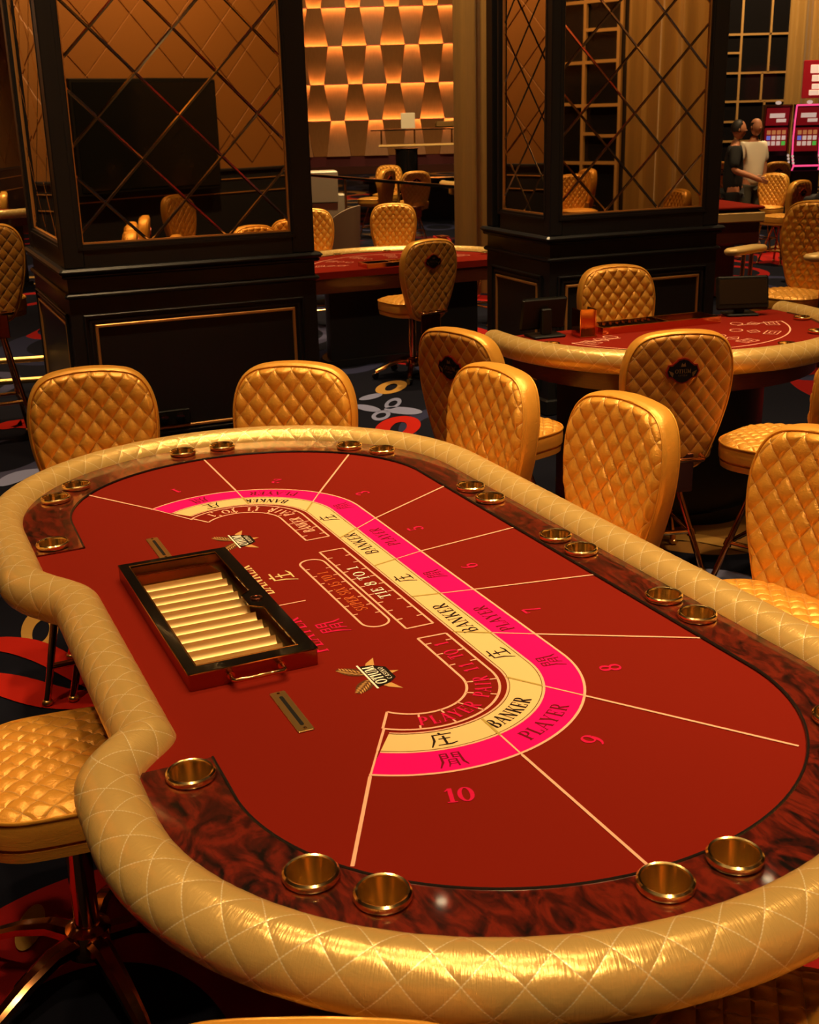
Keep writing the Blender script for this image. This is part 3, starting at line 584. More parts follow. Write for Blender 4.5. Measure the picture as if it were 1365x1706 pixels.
# thin dark bead on the inner edge of the racetrack
bead = [(x_, y_, ZF + .003) for x_, y_ in FE]; MB().tube(bead, .0032, 6).build('racetrack_edge', 'badge_black', BT, 40)
CUPM = MB().lathe([(.0335, .000), (.0395, .002), (.0408, .006), (.0398, .011), (.0368, .0135), (.0338, .0125), (.0325, .009), (.0325, -.062), (.029, -.068), (.004, -.069), (.0035, -.066)], 40, caps=False)
CUPM.add([(0, 0, -.066)] + [(.0036 * cos(2 * pi * k / 12), .0036 * sin(2 * pi * k / 12), -.066) for k in range(12)], [(0, 1 + k, 1 + (k + 1) % 12) for k in range(12)])
cup0 = CUPM.build('cup_holder', 'gold_chrome', BT, 35, (CUPS[0][0], CUPS[0][1], ZF + .004))
for x_, y_ in CUPS[1:]: link('cup_holder', cup0.data, BT, (x_, y_, ZF + .004))

# apron and pedestal
ap = [tuple(Vector(RP[i]) - RN[i] * .02) for i in range(0, NR, 3)]
MB().prism(ap, .70, .80).build('apron', 'table_wood', BT, 30)
for sx in (-.62, .62):
    MB().prism([(sx + x_, -.90 + y_) for x_, y_ in rrect(.46, .62, .06)], .06, .70, .012).build('pedestal', 'table_wood', BT, 30)
    MB().prism([(sx + x_, -.90 + y_) for x_, y_ in rrect(.56, .72, .06)], 0, .06, .012).build('pedestal_foot', 'brass_satin', BT, 30)

def to_table(p): q = Matrix.Rotation(-TA, 3, 'Z') @ (p - Vector((BT.location.x, BT.location.y, 0))); return tuple(q)
fa = atz(79, 1170, .014); fd = Vector((.14, .06, 0)); ftop = fa + Vector((.055, .02, .30))  # legs of another stool under the rail, built here as table parts
fr_ = MB().tube([to_table(fa), to_table(ftop)], .0125, 10).build('tucked_stool_leg', 'copper', BT, 60); MB().sphere(to_table(fa), .019, 12, 8, (1, 1, .72)).build('foot', 'brass_satin', fr_, 60)
kn = fa + (ftop - fa) * .42; MB().tube([to_table(kn), to_table(kn + Vector((.22, .10, 0)))], .0115, 10).build('footrest_bar', 'copper', BT, 60); MB().tube([to_table(kn + Vector((.22, .10, 0))), to_table(kn + Vector((.22, .10, .52)))], .0125, 10).build('tucked_stool_leg', 'copper', BT, 60); MB().tube([to_table(ftop), to_table(ftop + Vector((.05, .02, .32)))], .0125, 10).build('tucked_stool_leg', 'copper', BT, 60)

# ---------------------------------------------------- printed layout
Z1, Z2, Z3, Z4 = ZF + .0006, ZF + .0010, ZF + .0014, ZF + .0018
LEV = {'po': (.298, .319), 'pk': (.228, .245), 'ci': (.164, .178), 'pr': (.153, .162), 'pi': (.099, .100)}
CXL, CYL, TEND = .517, -.80, 144
def ucurve(lv, n=40):
    ax, ay = LEV[lv] if isinstance(lv, str) else lv
    return arc(-CXL, CYL, ax, ay, TEND, 270, n) + arc(CXL, CYL, ax, ay, -90, 180 - TEND, n)
def lerp_lv(a, b, t): return tuple(LEV[a][i] + (LEV[b][i] - LEV[a][i]) * t for i in (0, 1))
flat(MB().band(ucurve('po'), ucurve('pk'), Z1), 'player_band', 'mark_pink', FELT)
flat(MB().band(ucurve('pk'), ucurve('ci'), Z1), 'banker_band', 'mark_cream', FELT)
LW = .0048
flat(MB().ribbon(ucurve('po'), LW, Z2), 'band_outline', 'mark_line', FELT)
flat(MB().ribbon(ucurve('pk'), .0032, Z2), 'band_outline', 'mark_line', FELT)
flat(MB().ribbon(ucurve('ci'), .0032, Z2), 'band_outline', 'mark_line', FELT)
flat(MB().ribbon(ucurve(lerp_lv('pk', 'ci', .06)), .0014, Z2), 'band_pinstripe', 'mark_brown', FELT); flat(MB().ribbon(ucurve(lerp_lv('pk', 'ci', .95)), .0014, Z2), 'band_pinstripe', 'mark_brown', FELT)
DIV = [((-.972, -.497), (-.764, -.612), (-.633, -.693)), ((-1.158, -.866), (-.816, -.860), (-.678, -.859)), ((-.997, -1.276), (-.686, -1.062), (-.556, -.973)), ((-.587, -1.402), (-.417, -1.119), (-.329, -.977)), ((-.201, -1.398), (-.151, -1.119), (-.123, -.978)),
       ((.165, -1.398), (.123, -1.119), (.086, -.980)), ((.563, -1.398), (.401, -1.119), (.304, -.982)), ((1.000, -1.285), (.671, -1.062), (.545, -.980)), ((1.172, -.872), (.816, -.866), (.674, -.861)), ((.975, -.485), (.757, -.618), (.620, -.690))]
for k, (a, b, c) in enumerate(DIV):
    end = k in (0, 9)
    flat(MB().ribbon([a, b], .0052 if not end else .0058, Z3), 'seat_divider', 'mark_line', FELT)
    mid = Vector(b) + (Vector(c) - Vector(b)) * .52
    flat(MB().ribbon([b, tuple(mid)], .0034, Z3), 'seat_divider', 'mark_line', FELT)
    flat(MB().ribbon([tuple(mid), c], .0046, Z3), 'seat_divider', 'mark_olive' if not end else 'mark_line', FELT)
# pair boxes with ticks
def pair_box(sg, txt, mat, group):
    A = [(x_ * sg, y_) for x_, y_ in arc(-CXL, CYL, *LEV['pr'], TEND - 6, 270, 40)] + [(sg * -.329, CYL - LEV['pr'][1])]
    B = [(x_ * sg, y_) for x_, y_ in arc(-CXL, CYL, *LEV['pi'], TEND - 15, 270, 40)] + [(sg * -.326, CYL - LEV['pi'][1])]
    m = MB().ribbon(A, LW, Z2).ribbon(B, LW, Z2).ribbon([A[0], B[0]], LW, Z2).ribbon([A[-1], B[-1]], LW, Z2)
    flat(m, 'pair_box', 'mark_line', FELT)
    for t in range(1, 9):
        for side in (0, 1):
            if t <= 5:
                a = R(TEND - 6 + (270 - TEND + 6) * t / 5.6); o, i_ = LEV['pr'], LEV['pi']
                p = Vector((-CXL + o[0] * cos(a), CYL + o[1] * sin(a))); q = Vector((-CXL + i_[0] * cos(a), CYL + i_[1] * sin(a)))
            else:
                x_ = -CXL + .19 * (t - 5) / 3.6; p = Vector((x_, CYL - LEV['pr'][1])); q = Vector((x_, CYL - LEV['pi'][1]))
            a_, b_ = (p, p + (q - p) * .24) if side else (q, q + (p - q) * .24)
            flat(MB().ribbon([(a_.x * sg, a_.y), (b_.x * sg, b_.y)], .0036, Z2), 'tick', 'mark_line', FELT)
    # curved text along the middle of the box
    ax, ay = [(LEV['pr'][i] + LEV['pi'][i]) / 2 for i in (0, 1)]
    C = arc(-CXL, CYL, ax, ay, TEND - 8, 270, 60) + [(-CXL + .19 * k / 20, CYL - ay) for k in range(1, 21)]
    if sg < 0: C = [(-x_, y_) for x_, y_ in reversed(C)]
    S = [0]
    for k in range(len(C) - 1): S.append(S[-1] + (Vector(C[k + 1]) - Vector(C[k])).length)
    m = MB(); tot = S[-1]; words = [c for c in txt]; n = len(words)
    for k, ch in enumerate(words):
        if ch == ' ':
            flat(m, 'pair_text', mat, FELT); m = MB(); continue
        s = tot * (.13 + .78 * k / (n - 1)); j = max(i for i in range(len(S)) if S[i] <= s); j = min(j, len(C) - 2)
        p = Vector(C[j]); t = Vector(C[j + 1]) - p; ang = math.degrees(math.atan2(t.y, t.x)); p = p + t.normalized() * (s - S[j])
        glyphs(m, ch, .030, line_place(p.x, p.y, ang), Z2, xs=.85)
    flat(m, 'pair_text', mat, FELT)
pair_box(1, 'PLAYER PAIR 11 TO 1', 'mark_red', '')
pair_box(-1, 'BANKER PAIR 11 TO 1', 'mark_line', '')
# tie box
m = MB()
for a, b in (((-.272, -.961), (.232, -.961)), ((-.272, -.900), (.232, -.900)), ((-.272, -.961), (-.272, -.900)), ((.232, -.961), (.232, -.900))): m.ribbon([a, b], LW, Z2)
flat(m, 'tie_box', 'mark_line', FELT)
for k in range(1, 10):
    x_ = -.272 + .504 * k / 10; flat(MB().ribbon([(x_, -.961), (x_, -.947)], .0036, Z2), 'tick', 'mark_line', FELT); flat(MB().ribbon([(x_, -.900), (x_, -.914)], .0036, Z2), 'tick', 'mark_line', FELT)
m = MB(); glyphs(m, 'TIE 8 TO 1', .027, line_place(.0, -.930, 0), Z2, xs=1.15, sp=.10); flat(m, 'tie_text', 'mark_white', FELT)
# super six capsule
cap = arc(-.205, -.858, .030, .030, 90, 270, 14) + arc(.165, -.858, .030, .030, -90, 90, 14); cap.append(cap[0])
flat(MB().ribbon(cap, LW, Z2), 'super_six_box', 'mark_line', FELT)
for k in range(1, 8):
    x_ = -.215 + .39 * k / 8; flat(MB().ribbon([(x_, -.888), (x_, -.876)], .0034, Z2), 'tick', 'mark_line', FELT); flat(MB().ribbon([(x_ + .01, -.828), (x_ + .01, -.840)], .0034, Z2), 'tick', 'mark_line', FELT)
m = MB(); glyphs(m, 'SUPER SIX 15 TO 1', .026, line_place(-.018, -.858, 0), Z2, xs=.80, sp=.10, weight=.85); flat(m, 'super_six_text', 'mark_orange', FELT)
# words and characters of the two bands
def on_band(t_along, frac_lv):
    pass
def band_text(txt, x_c, lvl, size, mat, name, xs=1.0):
    y_ = CYL - lvl[1]; m = MB(); glyphs(m, txt, size, line_place(x_c, y_, 0), Z2, xs=xs); flat(m, name, mat, FELT)
LB = lerp_lv('pk', 'ci', .5); LP = lerp_lv('po', 'pk', .5)
def arc_text(txt, ang, lvl, size, mat, name, sg, xs=1.0):
    ax, ay = lvl; m = MB(); W = text_width(txt) * size * xs; s = -W / 2; rr = (ax + ay) / 2
    for ch in txt:
        wd = GL[ch][0] * size * xs; a = R(ang) + (s + wd / 2) / rr * (1 if sg > 0 else 1)
        cx, cy = (-CXL if sg > 0 else CXL) + ax * cos(a), CYL + ay * sin(a)
        t = math.degrees(math.atan2(ay * cos(a), -ax * sin(a)))
        glyphs(m, ch, size, line_place(cx, cy, t), Z2, xs=xs); s += wd + .04 * size * xs
    flat(m, name, mat, FELT)
for x_, kind in ((.245, 0), (-.022, 1), (-.29, 0)):
    xp = x_ * 1.12
    if kind == 0:
        band_text('BANKER', x_ * .955 + .008, LB, .033, 'mark_black', 'banker_text', 1.0); band_text('PLAYER', x_ * 1.06, LP, .031, 'mark_dark_red', 'player_text', .95)
    else:
        band_text('庄', x_ + .005, LB, .046, 'mark_black', 'banker_character'); band_text('閒', x_ - .005, LP, .046, 'mark_dark_red', 'player_character')
for sg in (1, -1):
    q = lambda a: a if sg > 0 else 180 - a
    band_text('庄', -.462 * sg, LB, .048, 'mark_black', 'banker_character'); arc_text('閒', q(266), LP, .048, 'mark_dark_red', 'player_character', sg)
    arc_text('BANKER', q(213), LB, .031, 'mark_black', 'banker_text', sg, .78); arc_text('PLAYER', q(213), LP, .031, 'mark_dark_red', 'player_text', sg, .95)
    arc_text('庄', q(171), LB, .046, 'mark_black', 'banker_character', sg); arc_text('閒', q(170), LP, .046, 'mark_dark_red', 'player_character', sg)
for txt, x_, y_, ang in (('1', .894, -.716, 105), ('2', .843, -.997, 57), ('3', .616, -1.171, 14), ('5', .277, -1.176, 0), ('6', -.018, -1.176, 0), ('7', -.309, -1.174, 0), ('8', -.613, -1.166, -14), ('9', -.828, -.988, -58), ('10', -.875, -.714, -107)):
    m = MB(); glyphs(m, txt, .040, line_place(x_, y_, ang), Z2, weight=1.1); flat(m, 'seat_number', 'mark_red', FELT)
# dealer side words
m = MB(); glyphs(m, 'BANKER', .040, line_place(.132, -.702, 0), Z2, xs=1.0); flat(m, 'dealer_banker_text', 'mark_cream', FELT)
m = MB(); glyphs(m, 'PLAYER', .040, line_place(-.205, -.702, 0), Z2, xs=1.0); flat(m, 'dealer_player_text', 'mark_red', FELT)
m = MB(); glyphs(m, '庄', .062, line_place(.125, -.768, 0), Z2); flat(m, 'dealer_banker_character', 'mark_cream', FELT)
m = MB(); glyphs(m, '閒', .062, line_place(-.192, -.768, 0), Z2); flat(m, 'dealer_player_character', 'mark_red', FELT)
flat(MB().ribbon([(-.034, -.690), (-.034, -.768)], .004, Z2), 'dealer_line', 'mark_line', FELT)
# crest of the house: dark banner, lettering, gold laurel wings
def crest(cx, cy, s, parent, nm):
    pl = line_place(cx, cy, 0); m = MB()
    for sg in (-1, 1):                       # two laurel wings sweeping towards the dealer, each a dark leaf with gold leaflets
        A_, B_ = Vector((sg * .10, .16)), Vector((sg * .74, .80)); ax_ = (B_ - A_).normalized(); nr_ = Vector((-ax_.y, ax_.x))
        lf = [A_ + (B_ - A_) * (k / 10) + nr_ * (.20 * sin(pi * k / 10) ** .8) for k in range(11)] + [A_ + (B_ - A_) * (k / 10) - nr_ * (.20 * sin(pi * k / 10) ** .8) for k in range(9, 0, -1)]
        flat(MB().poly([pl(s * q.x, s * q.y) for q in lf], Z1 + (sg + 1) * 2e-5), nm + '_backing', 'mark_brown', parent); m = MB()
        for k in range(8):
            b0 = A_ + (B_ - A_) * (k / 8.5); ln = .20 * sin(pi * (k + 1.2) / 10) + .05
            for side in (-1, 1):
                d_ = (ax_ * .82 + nr_ * side * .57).normalized(); w_ = Vector((-d_.y, d_.x)) * .022; tip = b0 + d_ * ln; mid = b0 + d_ * ln * .5
                m.poly([pl(s * q.x, s * q.y) for q in (b0, mid + w_, tip, mid - w_)], Z1 + 1.2e-4 + k * 4e-6 + (sg + 1) * 2e-5)
        flat(m, nm + '_laurel', 'mark_gold', parent)
    for q in ([(-.55, -.18), (-.95, -.32), (-.72, -.02), (-.5, .1)], [(.55, -.18), (.95, -.32), (.72, -.02), (.5, .1)], [(-.12, -.30), (0, -.62), (.12, -.30)]): flat(MB().poly([pl(s * a, s * b) for a, b in q], Z1 + 2.4e-4), nm + '_flare', 'mark_gold', parent)
    flat(MB().poly([pl(s * a, s * b) for a, b in ((-.62, .20), (-.56, -.10), (-.32, -.40), (.32, -.40), (.56, -.10), (.62, .20))], Z2 + 1e-4), nm + '_banner', 'badge_black', parent)
    flat(MB().ribbon([pl(-s * .70, s * .24), pl(s * .70, s * .24)], s * .05, Z2 + 1.6e-4), nm + '_rule', 'mark_white', parent)
    m = MB(); glyphs(m, 'OTIUM', s * .30, line_place(cx, cy + s * .03, 0), Z3 + 1e-4, xs=.85, weight=1.1); glyphs(m, 'CASINO', s * .13, line_place(cx, cy - s * .24, 0), Z3 + 1e-4, sp=.2); flat(m, nm + '_lettering', 'mark_white', parent)
crest(-.437, -.762, .075, FELT, 'crest'); crest(.405, -.757, .075, FELT, 'crest')
# drop slots
for cx in (-.50, .446):
    o = MB().prism(rrect(.160, .030, .003, 2), 0, .0025, .001).build('drop_slot_plate', 'brass_satin', BT, 0, (cx, -.572 if cx < 0 else -.560, ZF + .0004))
    MB().prism(rrect(.118, .007, .003, 3), .0024, .0030).build('slot', 'black_matt', o, 0)
    for dx in (-.071, .071): MB().lathe([(.0035, .0024), (.0035, .0036), (.002, .004)], 10, (dx, 0, 0)).build('screw', 'brass', o, 30)

# ================================================================== chip tray
CT = empty('chip_tray', tw(-.030, -.556, ZF), TA, 'locked metal chip float with ribbed gold tubes on the baccarat table', 'chip tray')
TWD, TDP, TH = .628, .252, .036
def frame_ring(m, o, i, z0, z1):
    m.loft([[(x_, y_, z1) for x_, y_ in o], [(x_, y_, z1) for x_, y_ in i], [(x_, y_, z0) for x_, y_ in i], [(x_, y_, z0) for x_, y_ in o], [(x_, y_, z1) for x_, y_ in o]], True, False)
fo = rrect(TWD, TDP, .004, 2); fi = rrect(TWD - .008, TDP - .008, .003, 2)
m = MB(); frame_ring(m, fo, fi, .0008, TH - .004); m.build('side_wall', 'copper_dark', CT, 30)
MB().prism(fi, .0008, .003).build('tray_floor', 'brass_satin', CT, 0)
# lid frame with an opening notched at the lock
hx, hy = TWD / 2, TDP / 2
inn = [(-hx + .030, hy - .022), (-hx + .030, -hy + .030), (-.075, -hy + .030), (-.055, -hy + .054), (.005, -hy + .054), (.025, -hy + .030), (hx - .022, -hy + .030), (hx - .022, hy - .022)]
out8 = [(-hx, hy), (-hx, -hy), (-.07, -hy), (-.05, -hy), (.0, -hy), (.02, -hy), (hx, -hy), (hx, hy)]
m = MB(); frame_ring(m, out8, inn, TH - .004, TH); m.build('lid_frame', 'black_gloss', CT, 0)
m = MB(); r_ = [(x_, y_, TH + .0005) for x_, y_ in inn] + [(*inn[0], TH + .0005)]; m.tube(r_, .0014, 6); m.build('lid_opening_bead', 'brass', CT, 40)
m = MB(); m.tube([(x_, y_, TH - .002) for x_, y_ in fo] + [(*fo[0], TH - .002)], .0018, 6); m.build('lid_edge', 'copper', CT, 40)
NT = 11; tx0, tx1 = -hx + .034, hx - .125; tw_ = (tx1 - tx0) / NT
m = MB(); nseg = 10; rr = tw_ / 2 * .97
prof = [(rr * cos(pi + pi * k / nseg), rr * sin(pi + pi * k / nseg)) for k in range(nseg + 1)]
ya, yb = -hy + .046, hy - .012
A_ = [(x_, ya, .0245 + z_ * .92) for x_, z_ in prof]; B_ = [(x_, yb, .0245 + z_ * .92) for x_, z_ in prof]
m.loft([A_, B_], False, False); m.loft([[(x_, y_, z_ - .001) for x_, y_, z_ in A_], [(x_, y_, z_ - .001) for x_, y_, z_ in B_]], False, False)
tube0 = m.build('chip_tube', 'tray_gold', CT, 50, (tx0 + tw_ / 2, 0, 0))
for k in range(1, NT): link('chip_tube', tube0.data, CT, (tx0 + tw_ * (k + .5), 0, 0))
MB().add([(tx1 + .004, ya, .024), (tx1 + .004, yb, .024), (hx - .012, yb, .0045), (hx - .012, ya, .0045)], [(0, 1, 2, 3)]).build('card_well', 'brass', CT, 0)
MB().box((tx1 + .003, (ya + yb) / 2, .014), (.004, yb - ya, .022)).build('well_wall', 'brass', CT, 0)
MB().lathe([(.013, TH), (.013, TH + .003), (.009, TH + .0042), (.008, TH + .003)], 24, (-.025, -hy + .030, 0)).build('lock', 'copper_dark', CT, 30)
MB().box((-.025, -hy + .030, TH + .0042), (.002, .010, .0014)).build('key_slot', 'black_matt', CT, 0)
for sg in (-1,):
    hp = [(-hx + .002, -.048, .021), (-hx - .012, -.050, .021), (-hx - .030, -.050, .021), (-hx - .034, -.046, .021), (-hx - .034, .046, .021), (-hx - .030, .050, .021), (-hx - .012, .050, .021), (-hx + .002, .048, .021)]
    h_ = MB().tube(hp, .0042, 10).build('handle', 'copper', CT, 60)
    for y_ in (-.049, .049): MB().tube([(-hx - .010, y_, .021), (-hx, y_, .021)], .0075, 12).build('collar', 'copper', h_, 40)
MB().tube([(hx + .006, -.06, .022), (hx + .006, .06, .022)], .005, 10).build('hinge', 'brass', CT, 40)

# ================================================================== stools
HB, WB = .575, .222
BO = [(.000, .000), (.055, .004), (.105, .022), (.138, .055), (.160, .105), (.181, .17), (.203, .25), (.217, .32), (.2215, .39), (.217, .445), (.203, .495), (.178, .535), (.140, .560), (.09, .571), (.045, .575)]
def smooth_closed(P, n):
    m = len(P); out = []
    for k in range(n):
        s = k / n * m; i = int(s); t = s - i; p = [P[(i + d) % m] for d in (-1, 0, 1, 2)]
        out.append(tuple(.5 * ((2 * p[1][a]) + (-p[0][a] + p[2][a]) * t + (2 * p[0][a] - 5 * p[1][a] + 4 * p[2][a] - p[3][a]) * t * t + (-p[0][a] + 3 * p[1][a] - 3 * p[2][a] + p[3][a]) * t ** 3) for a in (0, 1)))
    return out
BOUT = smooth_closed(BO + [(0, .577)] + [(-x_, z_) for x_, z_ in reversed(BO[1:])], 128)
def quilt(x_, y_, dx=.062, dy=.078, puff=.0105):
    p, q = x_ / dx + y_ / dy, x_ / dx - y_ / dy; a, b = abs(sin(pi * p)), abs(sin(pi * q)); return puff * (min(a, 1) * min(b, 1)) ** .5
BEND = .55
def back_pt(x_, z_, d):            # d forwards; the back is bowed round the sitter
    return (x_, d + BEND * x_ * x_ * .6 - .10 * (z_ - .15), z_)
def disc_face(outline, depth_fn, nr=34, c=(0, .33)):
    n = len(outline); V = [(c[0], c[1])]; 
    for r in range(1, nr + 1):
        f = r / nr; V += [(c[0] + (x_ - c[0]) * f, c[1] + (z_ - c[1]) * f) for x_, z_ in outline]
    F = [(0, 1 + k, 1 + (k + 1) % n) for k in range(n)]
    for r in range(nr - 1):
        o = 1 + r * n
        F += [(o + k, o + n + k, o + n + (k + 1) % n, o + (k + 1) % n) for k in range(n)]
    fr = [0.0] + [((i - 1) // n + 1) / nr for i in range(1, len(V))]
    return V, F, fr
TH_B = .062
def make_back_parts():
    ins = offset_poly(BOUT, -.011)
    out = {}
    V, F, fr = disc_face(ins, None, 46)
    edge = lambda f: min(1, (1 - f) / .07)
    m = MB(); m.uv = [(x_, z_ - .01) for x_, z_ in V]; m.add([back_pt(x_, z_, TH_B * .5 + .014 + quilt(x_, z_ - .01) * edge(f) - .014 * (1 - edge(f)) ** 2) for (x_, z_), f in zip(V, fr)], F); out['front'] = m
    m = MB(); m.uv = [(x_, z_ - .01) for x_, z_ in V]; m.add([back_pt(x_, z_, -TH_B * .5 - .010 - quilt(x_, z_ - .01, puff=.005) * edge(f) + .010 * (1 - edge(f)) ** 2) for (x_, z_), f in zip(V, fr)], F); out['rear'] = m
    m = MB(); rings = []
    for off, d in ((-.013, TH_B * .5 - .002), (-.006, TH_B * .5 + .001), (-.001, TH_B * .5 - .006), (.001, TH_B * .3), (.002, 0), (.001, -TH_B * .3), (-.001, -TH_B * .5 + .006), (-.006, -TH_B * .5 - .001), (-.013, -TH_B * .5 + .002)):
        rings.append([back_pt(x_, z_, d) for x_, z_ in offset_poly(BOUT, off)])
    m.loft(rings, True, False); out['band'] = m
    m = MB()
    for d in (TH_B * .5 + .001, -TH_B * .5 - .001): m.tube([back_pt(x_, z_, d) for x_, z_ in offset_poly(BOUT, -.008)], .0036, 6, True)
    out['piping'] = m
    return out
SEAT = smooth_closed([(x_, y_) for x_, y_ in rrect(.44, .43, .15, 4)], 96)
def add_back(root, z, y, arms=False, badge=True):
    P = make_back_parts()
    def off(m): m.v = [(a, b + y, c + z) for a, b, c in m.v]; return m
    b = off(P['band']).build('backrest', 'gold_vinyl', root, 60)
    off(P['front']).build('quilted_front', 'quilt_vinyl', b, 60); off(P['rear']).build('quilted_rear', 'quilt_vinyl_rear_shade', b, 60); off(P['piping']).build('piping', 'gold_vinyl', b, 60)
    if badge:
        def bd(pts, d0, d1): 
            m = MB(); m.loft([[(lambda q: (q[0], q[1] + y, q[2] + z))(back_pt(x_, .425 + z_, d0)) for x_, z_ in pts], [(lambda q: (q[0], q[1] + y, q[2] + z))(back_pt(x_, .425 + z_, d1)) for x_, z_ in pts]]); return m
        half = [(0, .052), (.020, .047), (.034, .034), (.044, .026), (.058, .026), (.062, .012), (.068, 0), (.062, -.012), (.058, -.026), (.044, -.027), (.034, -.034), (.020, -.046)]
        sh = half + [(0, -.051)] + [(-x_, z_) for x_, z_ in reversed(half[1:])]
        q = bd(sh, -.030, -.0515).build('badge', 'badge_red', b, 0)
        bd(offset_poly(sh, -.0055), -.045, -.0535).build('badge_field', 'badge_black', b, 0)
        m = MB()
        pl = lambda s_, h_: (s_, h_)
        glyphs(m, 'OTIUM', .016, pl, 0, xs=1.0, weight=1.2); glyphs(m, 'CASINO', .006, lambda s_, h_: (s_, h_ - .016), 0, sp=.3)
        for sg in (-1, 1): m.poly([(sg * .056, .004), (sg * .036, -.006), (sg * .040, -.022), (sg * .048, -.012)], 0)
        m.poly([(-.010, .018), (.010, .018), (.006, .034), (0, .026), (-.006, .034)], 0)
        m.v = [(lambda q: (q[0], q[1] + y, q[2] + z))(back_pt(a, .425 + c, -.0542 + .0 * d_)) for a, c, d_ in m.v]
        m.build('badge_lettering', 'brass_satin', b, 0)
    return b
def add_seat(root, z):
    V, F, fr = disc_face(SEAT, None, 26, (0, 0)); ed = lambda f: min(1, (1 - f) / .12)
    m = MB(); m.uv = [(x_ * 62 / 56, y_ * 78 / 62) for x_, y_ in V]; m.add([(x_, y_, z - .004 + .018 * (1 - f * f) + quilt(x_, y_, .056, .062, .009) * ed(f) - .012 * (1 - ed(f)) ** 2) for (x_, y_), f in zip(V, fr)], F)
    s = MB(); rings = []
    for off, d in ((-.004, -.010), (.002, -.022), (.003, -.045), (.001, -.070), (-.010, -.074), (-.010, -.079), (-.003, -.081), (-.006, -.104), (-.03, -.110)): rings.append([(x_, y_, z + d) for x_, y_ in offset_poly(SEAT, off)])
    s.loft(rings, True, True)
    b = s.build('seat', 'gold_vinyl', root, 50); m.build('quilted_top', 'quilt_vinyl', b, 60)
    MB().tube([(x_, y_, z - .010) for x_, y_ in offset_poly(SEAT, .001)], .0045, 6, True).build('piping', 'gold_vinyl', b, 60)
    return b
def add_bracket(root, z, y):
    MB().tube([(-.10, y - .048, z + .055), (-.10, y - .085, z + .05), (-.098, y - .090, z + .048), (.098, y - .090, z + .048), (.10, y - .085, z + .05), (.10, y - .048, z + .055)], .009, 10).build('grab_bar', 'copper', root, 60)
    MB().box((0, y - .03, z - .02), (.16, .012, .16), 0, .004).build('back_bracket', 'copper_dark', root, 0)
def stool(label, group=None, zs=.60, badge=True, legs='splay', name='quilted_stool'):
    t = empty(name, (0, 0, 0), 0, label, 'stool', group)
    add_seat(t, zs); add_back(t, zs - .135, -.232, badge=badge); add_bracket(t, zs - .11, -.232)
    zb = zs - .112
    if legs == 'splay':
        MB().lathe([(.11, zb - .018), (.12, zb - .014), (.12, zb)], 20).build('swivel_plate', 'copper_dark', t, 40)
        F = []
        for k in range(4):
            a = R(45 + 90 * k); top = Vector((.075 * cos(a), .075 * sin(a), zb - .012)); ft = Vector((.245 * cos(a), .245 * sin(a), .020)); F.append((top, ft))
            l_ = MB().tube([top, ft], .0125, 10).build('leg', 'copper', t, 60); MB().sphere((ft.x, ft.y, .014), .019, 12, 8, (1, 1, .72)).build('foot', 'brass_satin', l_, 60)
            MB().tube([ft + (top - ft) * .30, ft + (top - ft) * .36], .0175, 10).build('joint', 'copper', l_, 60)
        for k in range(4):
            p = F[k][1] + (F[k][0] - F[k][1]) * .33; q = F[(k + 1) % 4][1] + (F[(k + 1) % 4][0] - F[(k + 1) % 4][1]) * .33
            MB().tube([p, q], .0105, 8).build('footrest_bar', 'brass', t, 60)
    else:
        MB().lathe([(.028, .14), (.028, zb), (.09, zb), (.09, zb + .012)], 20).build('pedestal', 'copper', t, 40)
        MB().lathe([(.052, .085), (.056, .10), (.050, .145), (.030, .155)], 20).build('hub', 'copper', t, 40)
        for k in range(5):
            a = R(18 + 72 * k); c_, s_ = cos(a), sin(a)
            pts = [(.04, .125), (.10, .128), (.18, .105), (.26, .070), (.285, .058)]; rings = []
            for i, (r_, z_) in enumerate(pts):
                hw = .026 - .012 * i / 4; hh = .014 - .004 * i / 4; rings.append([(r_ * c_ - w_ * s_, r_ * s_ + w_ * c_, z_ + h_) for w_, h_ in ((-hw, -hh), (hw, -hh), (hw, hh * .4), (hw * .5, hh), (-hw * .5, hh), (-hw, hh * .4))])
            l_ = MB().loft(rings).build('star_leg', 'copper', t, 30)
            w_ = MB().lathe([(.024, -.012), (.027, -.008), (.027, .008), (.024, .012)], 16).build('caster', 'black_gloss', l_, 40); w_.location = (.285 * c_, .285 * s_, .028); w_.rotation_euler = (R(90), 0, a + .6)
    return t
def put(t, x_, y_, face):     # face: compass angle of the sitter's gaze, in degrees
    t.location = (x_, y_, t.location.z); t.rotation_euler = (0, 0, R(face - 90)); return t
def clone(src, x_, y_, face, label, group=None, scale=1.0, z=0.0):
    c = copy_tree(src); c['label'] = label
    if group: c['group'] = group
    elif 'group' in c: del c['group']
    c.location = (x_, y_, z); c.rotation_euler = (0, 0, R(face - 90)); c.scale = (scale,) * 3; return c
def back_at(x_, y_, face, d=.26): return x_ + d * cos(R(face)), y_ + d * sin(R(face))
G1, G2, G3 = 'stools round the baccarat table', 'stools round the blackjack table', 'stools in the background'
q = back_at(*tw(1.84, -.67).xy, 284); st = put(stool('gold quilted stool at the far left end of the baccarat table, left of its pair', G1), *q, 286)
q = back_at(*tw(1.55, -1.31).xy, 258); clone(st, *q, 258, 'gold quilted stool before the black pillar, right one of the far pair', G1)
q = back_at(*tw(1.14, -1.88).xy, 212); clone(st, *q, 212, 'gold quilted stool on the right side of the baccarat table, farthest of three', G1)
q = back_at(*tw(.56, -2.00).xy, 212); clone(st, *q, 212, 'gold quilted stool on the right side of the baccarat table, middle of three', G1)
q = back_at(*tw(-.04, -2.23).xy, 216); clone(st, *q, 216, 'gold quilted stool cut by the right picture edge beside the baccarat table', G1)
clone(st, *tw(-1.30, -1.06).xy, 118, 'shaded quilted seat under the near rail at the bottom right corner', G1, .98, -.06)
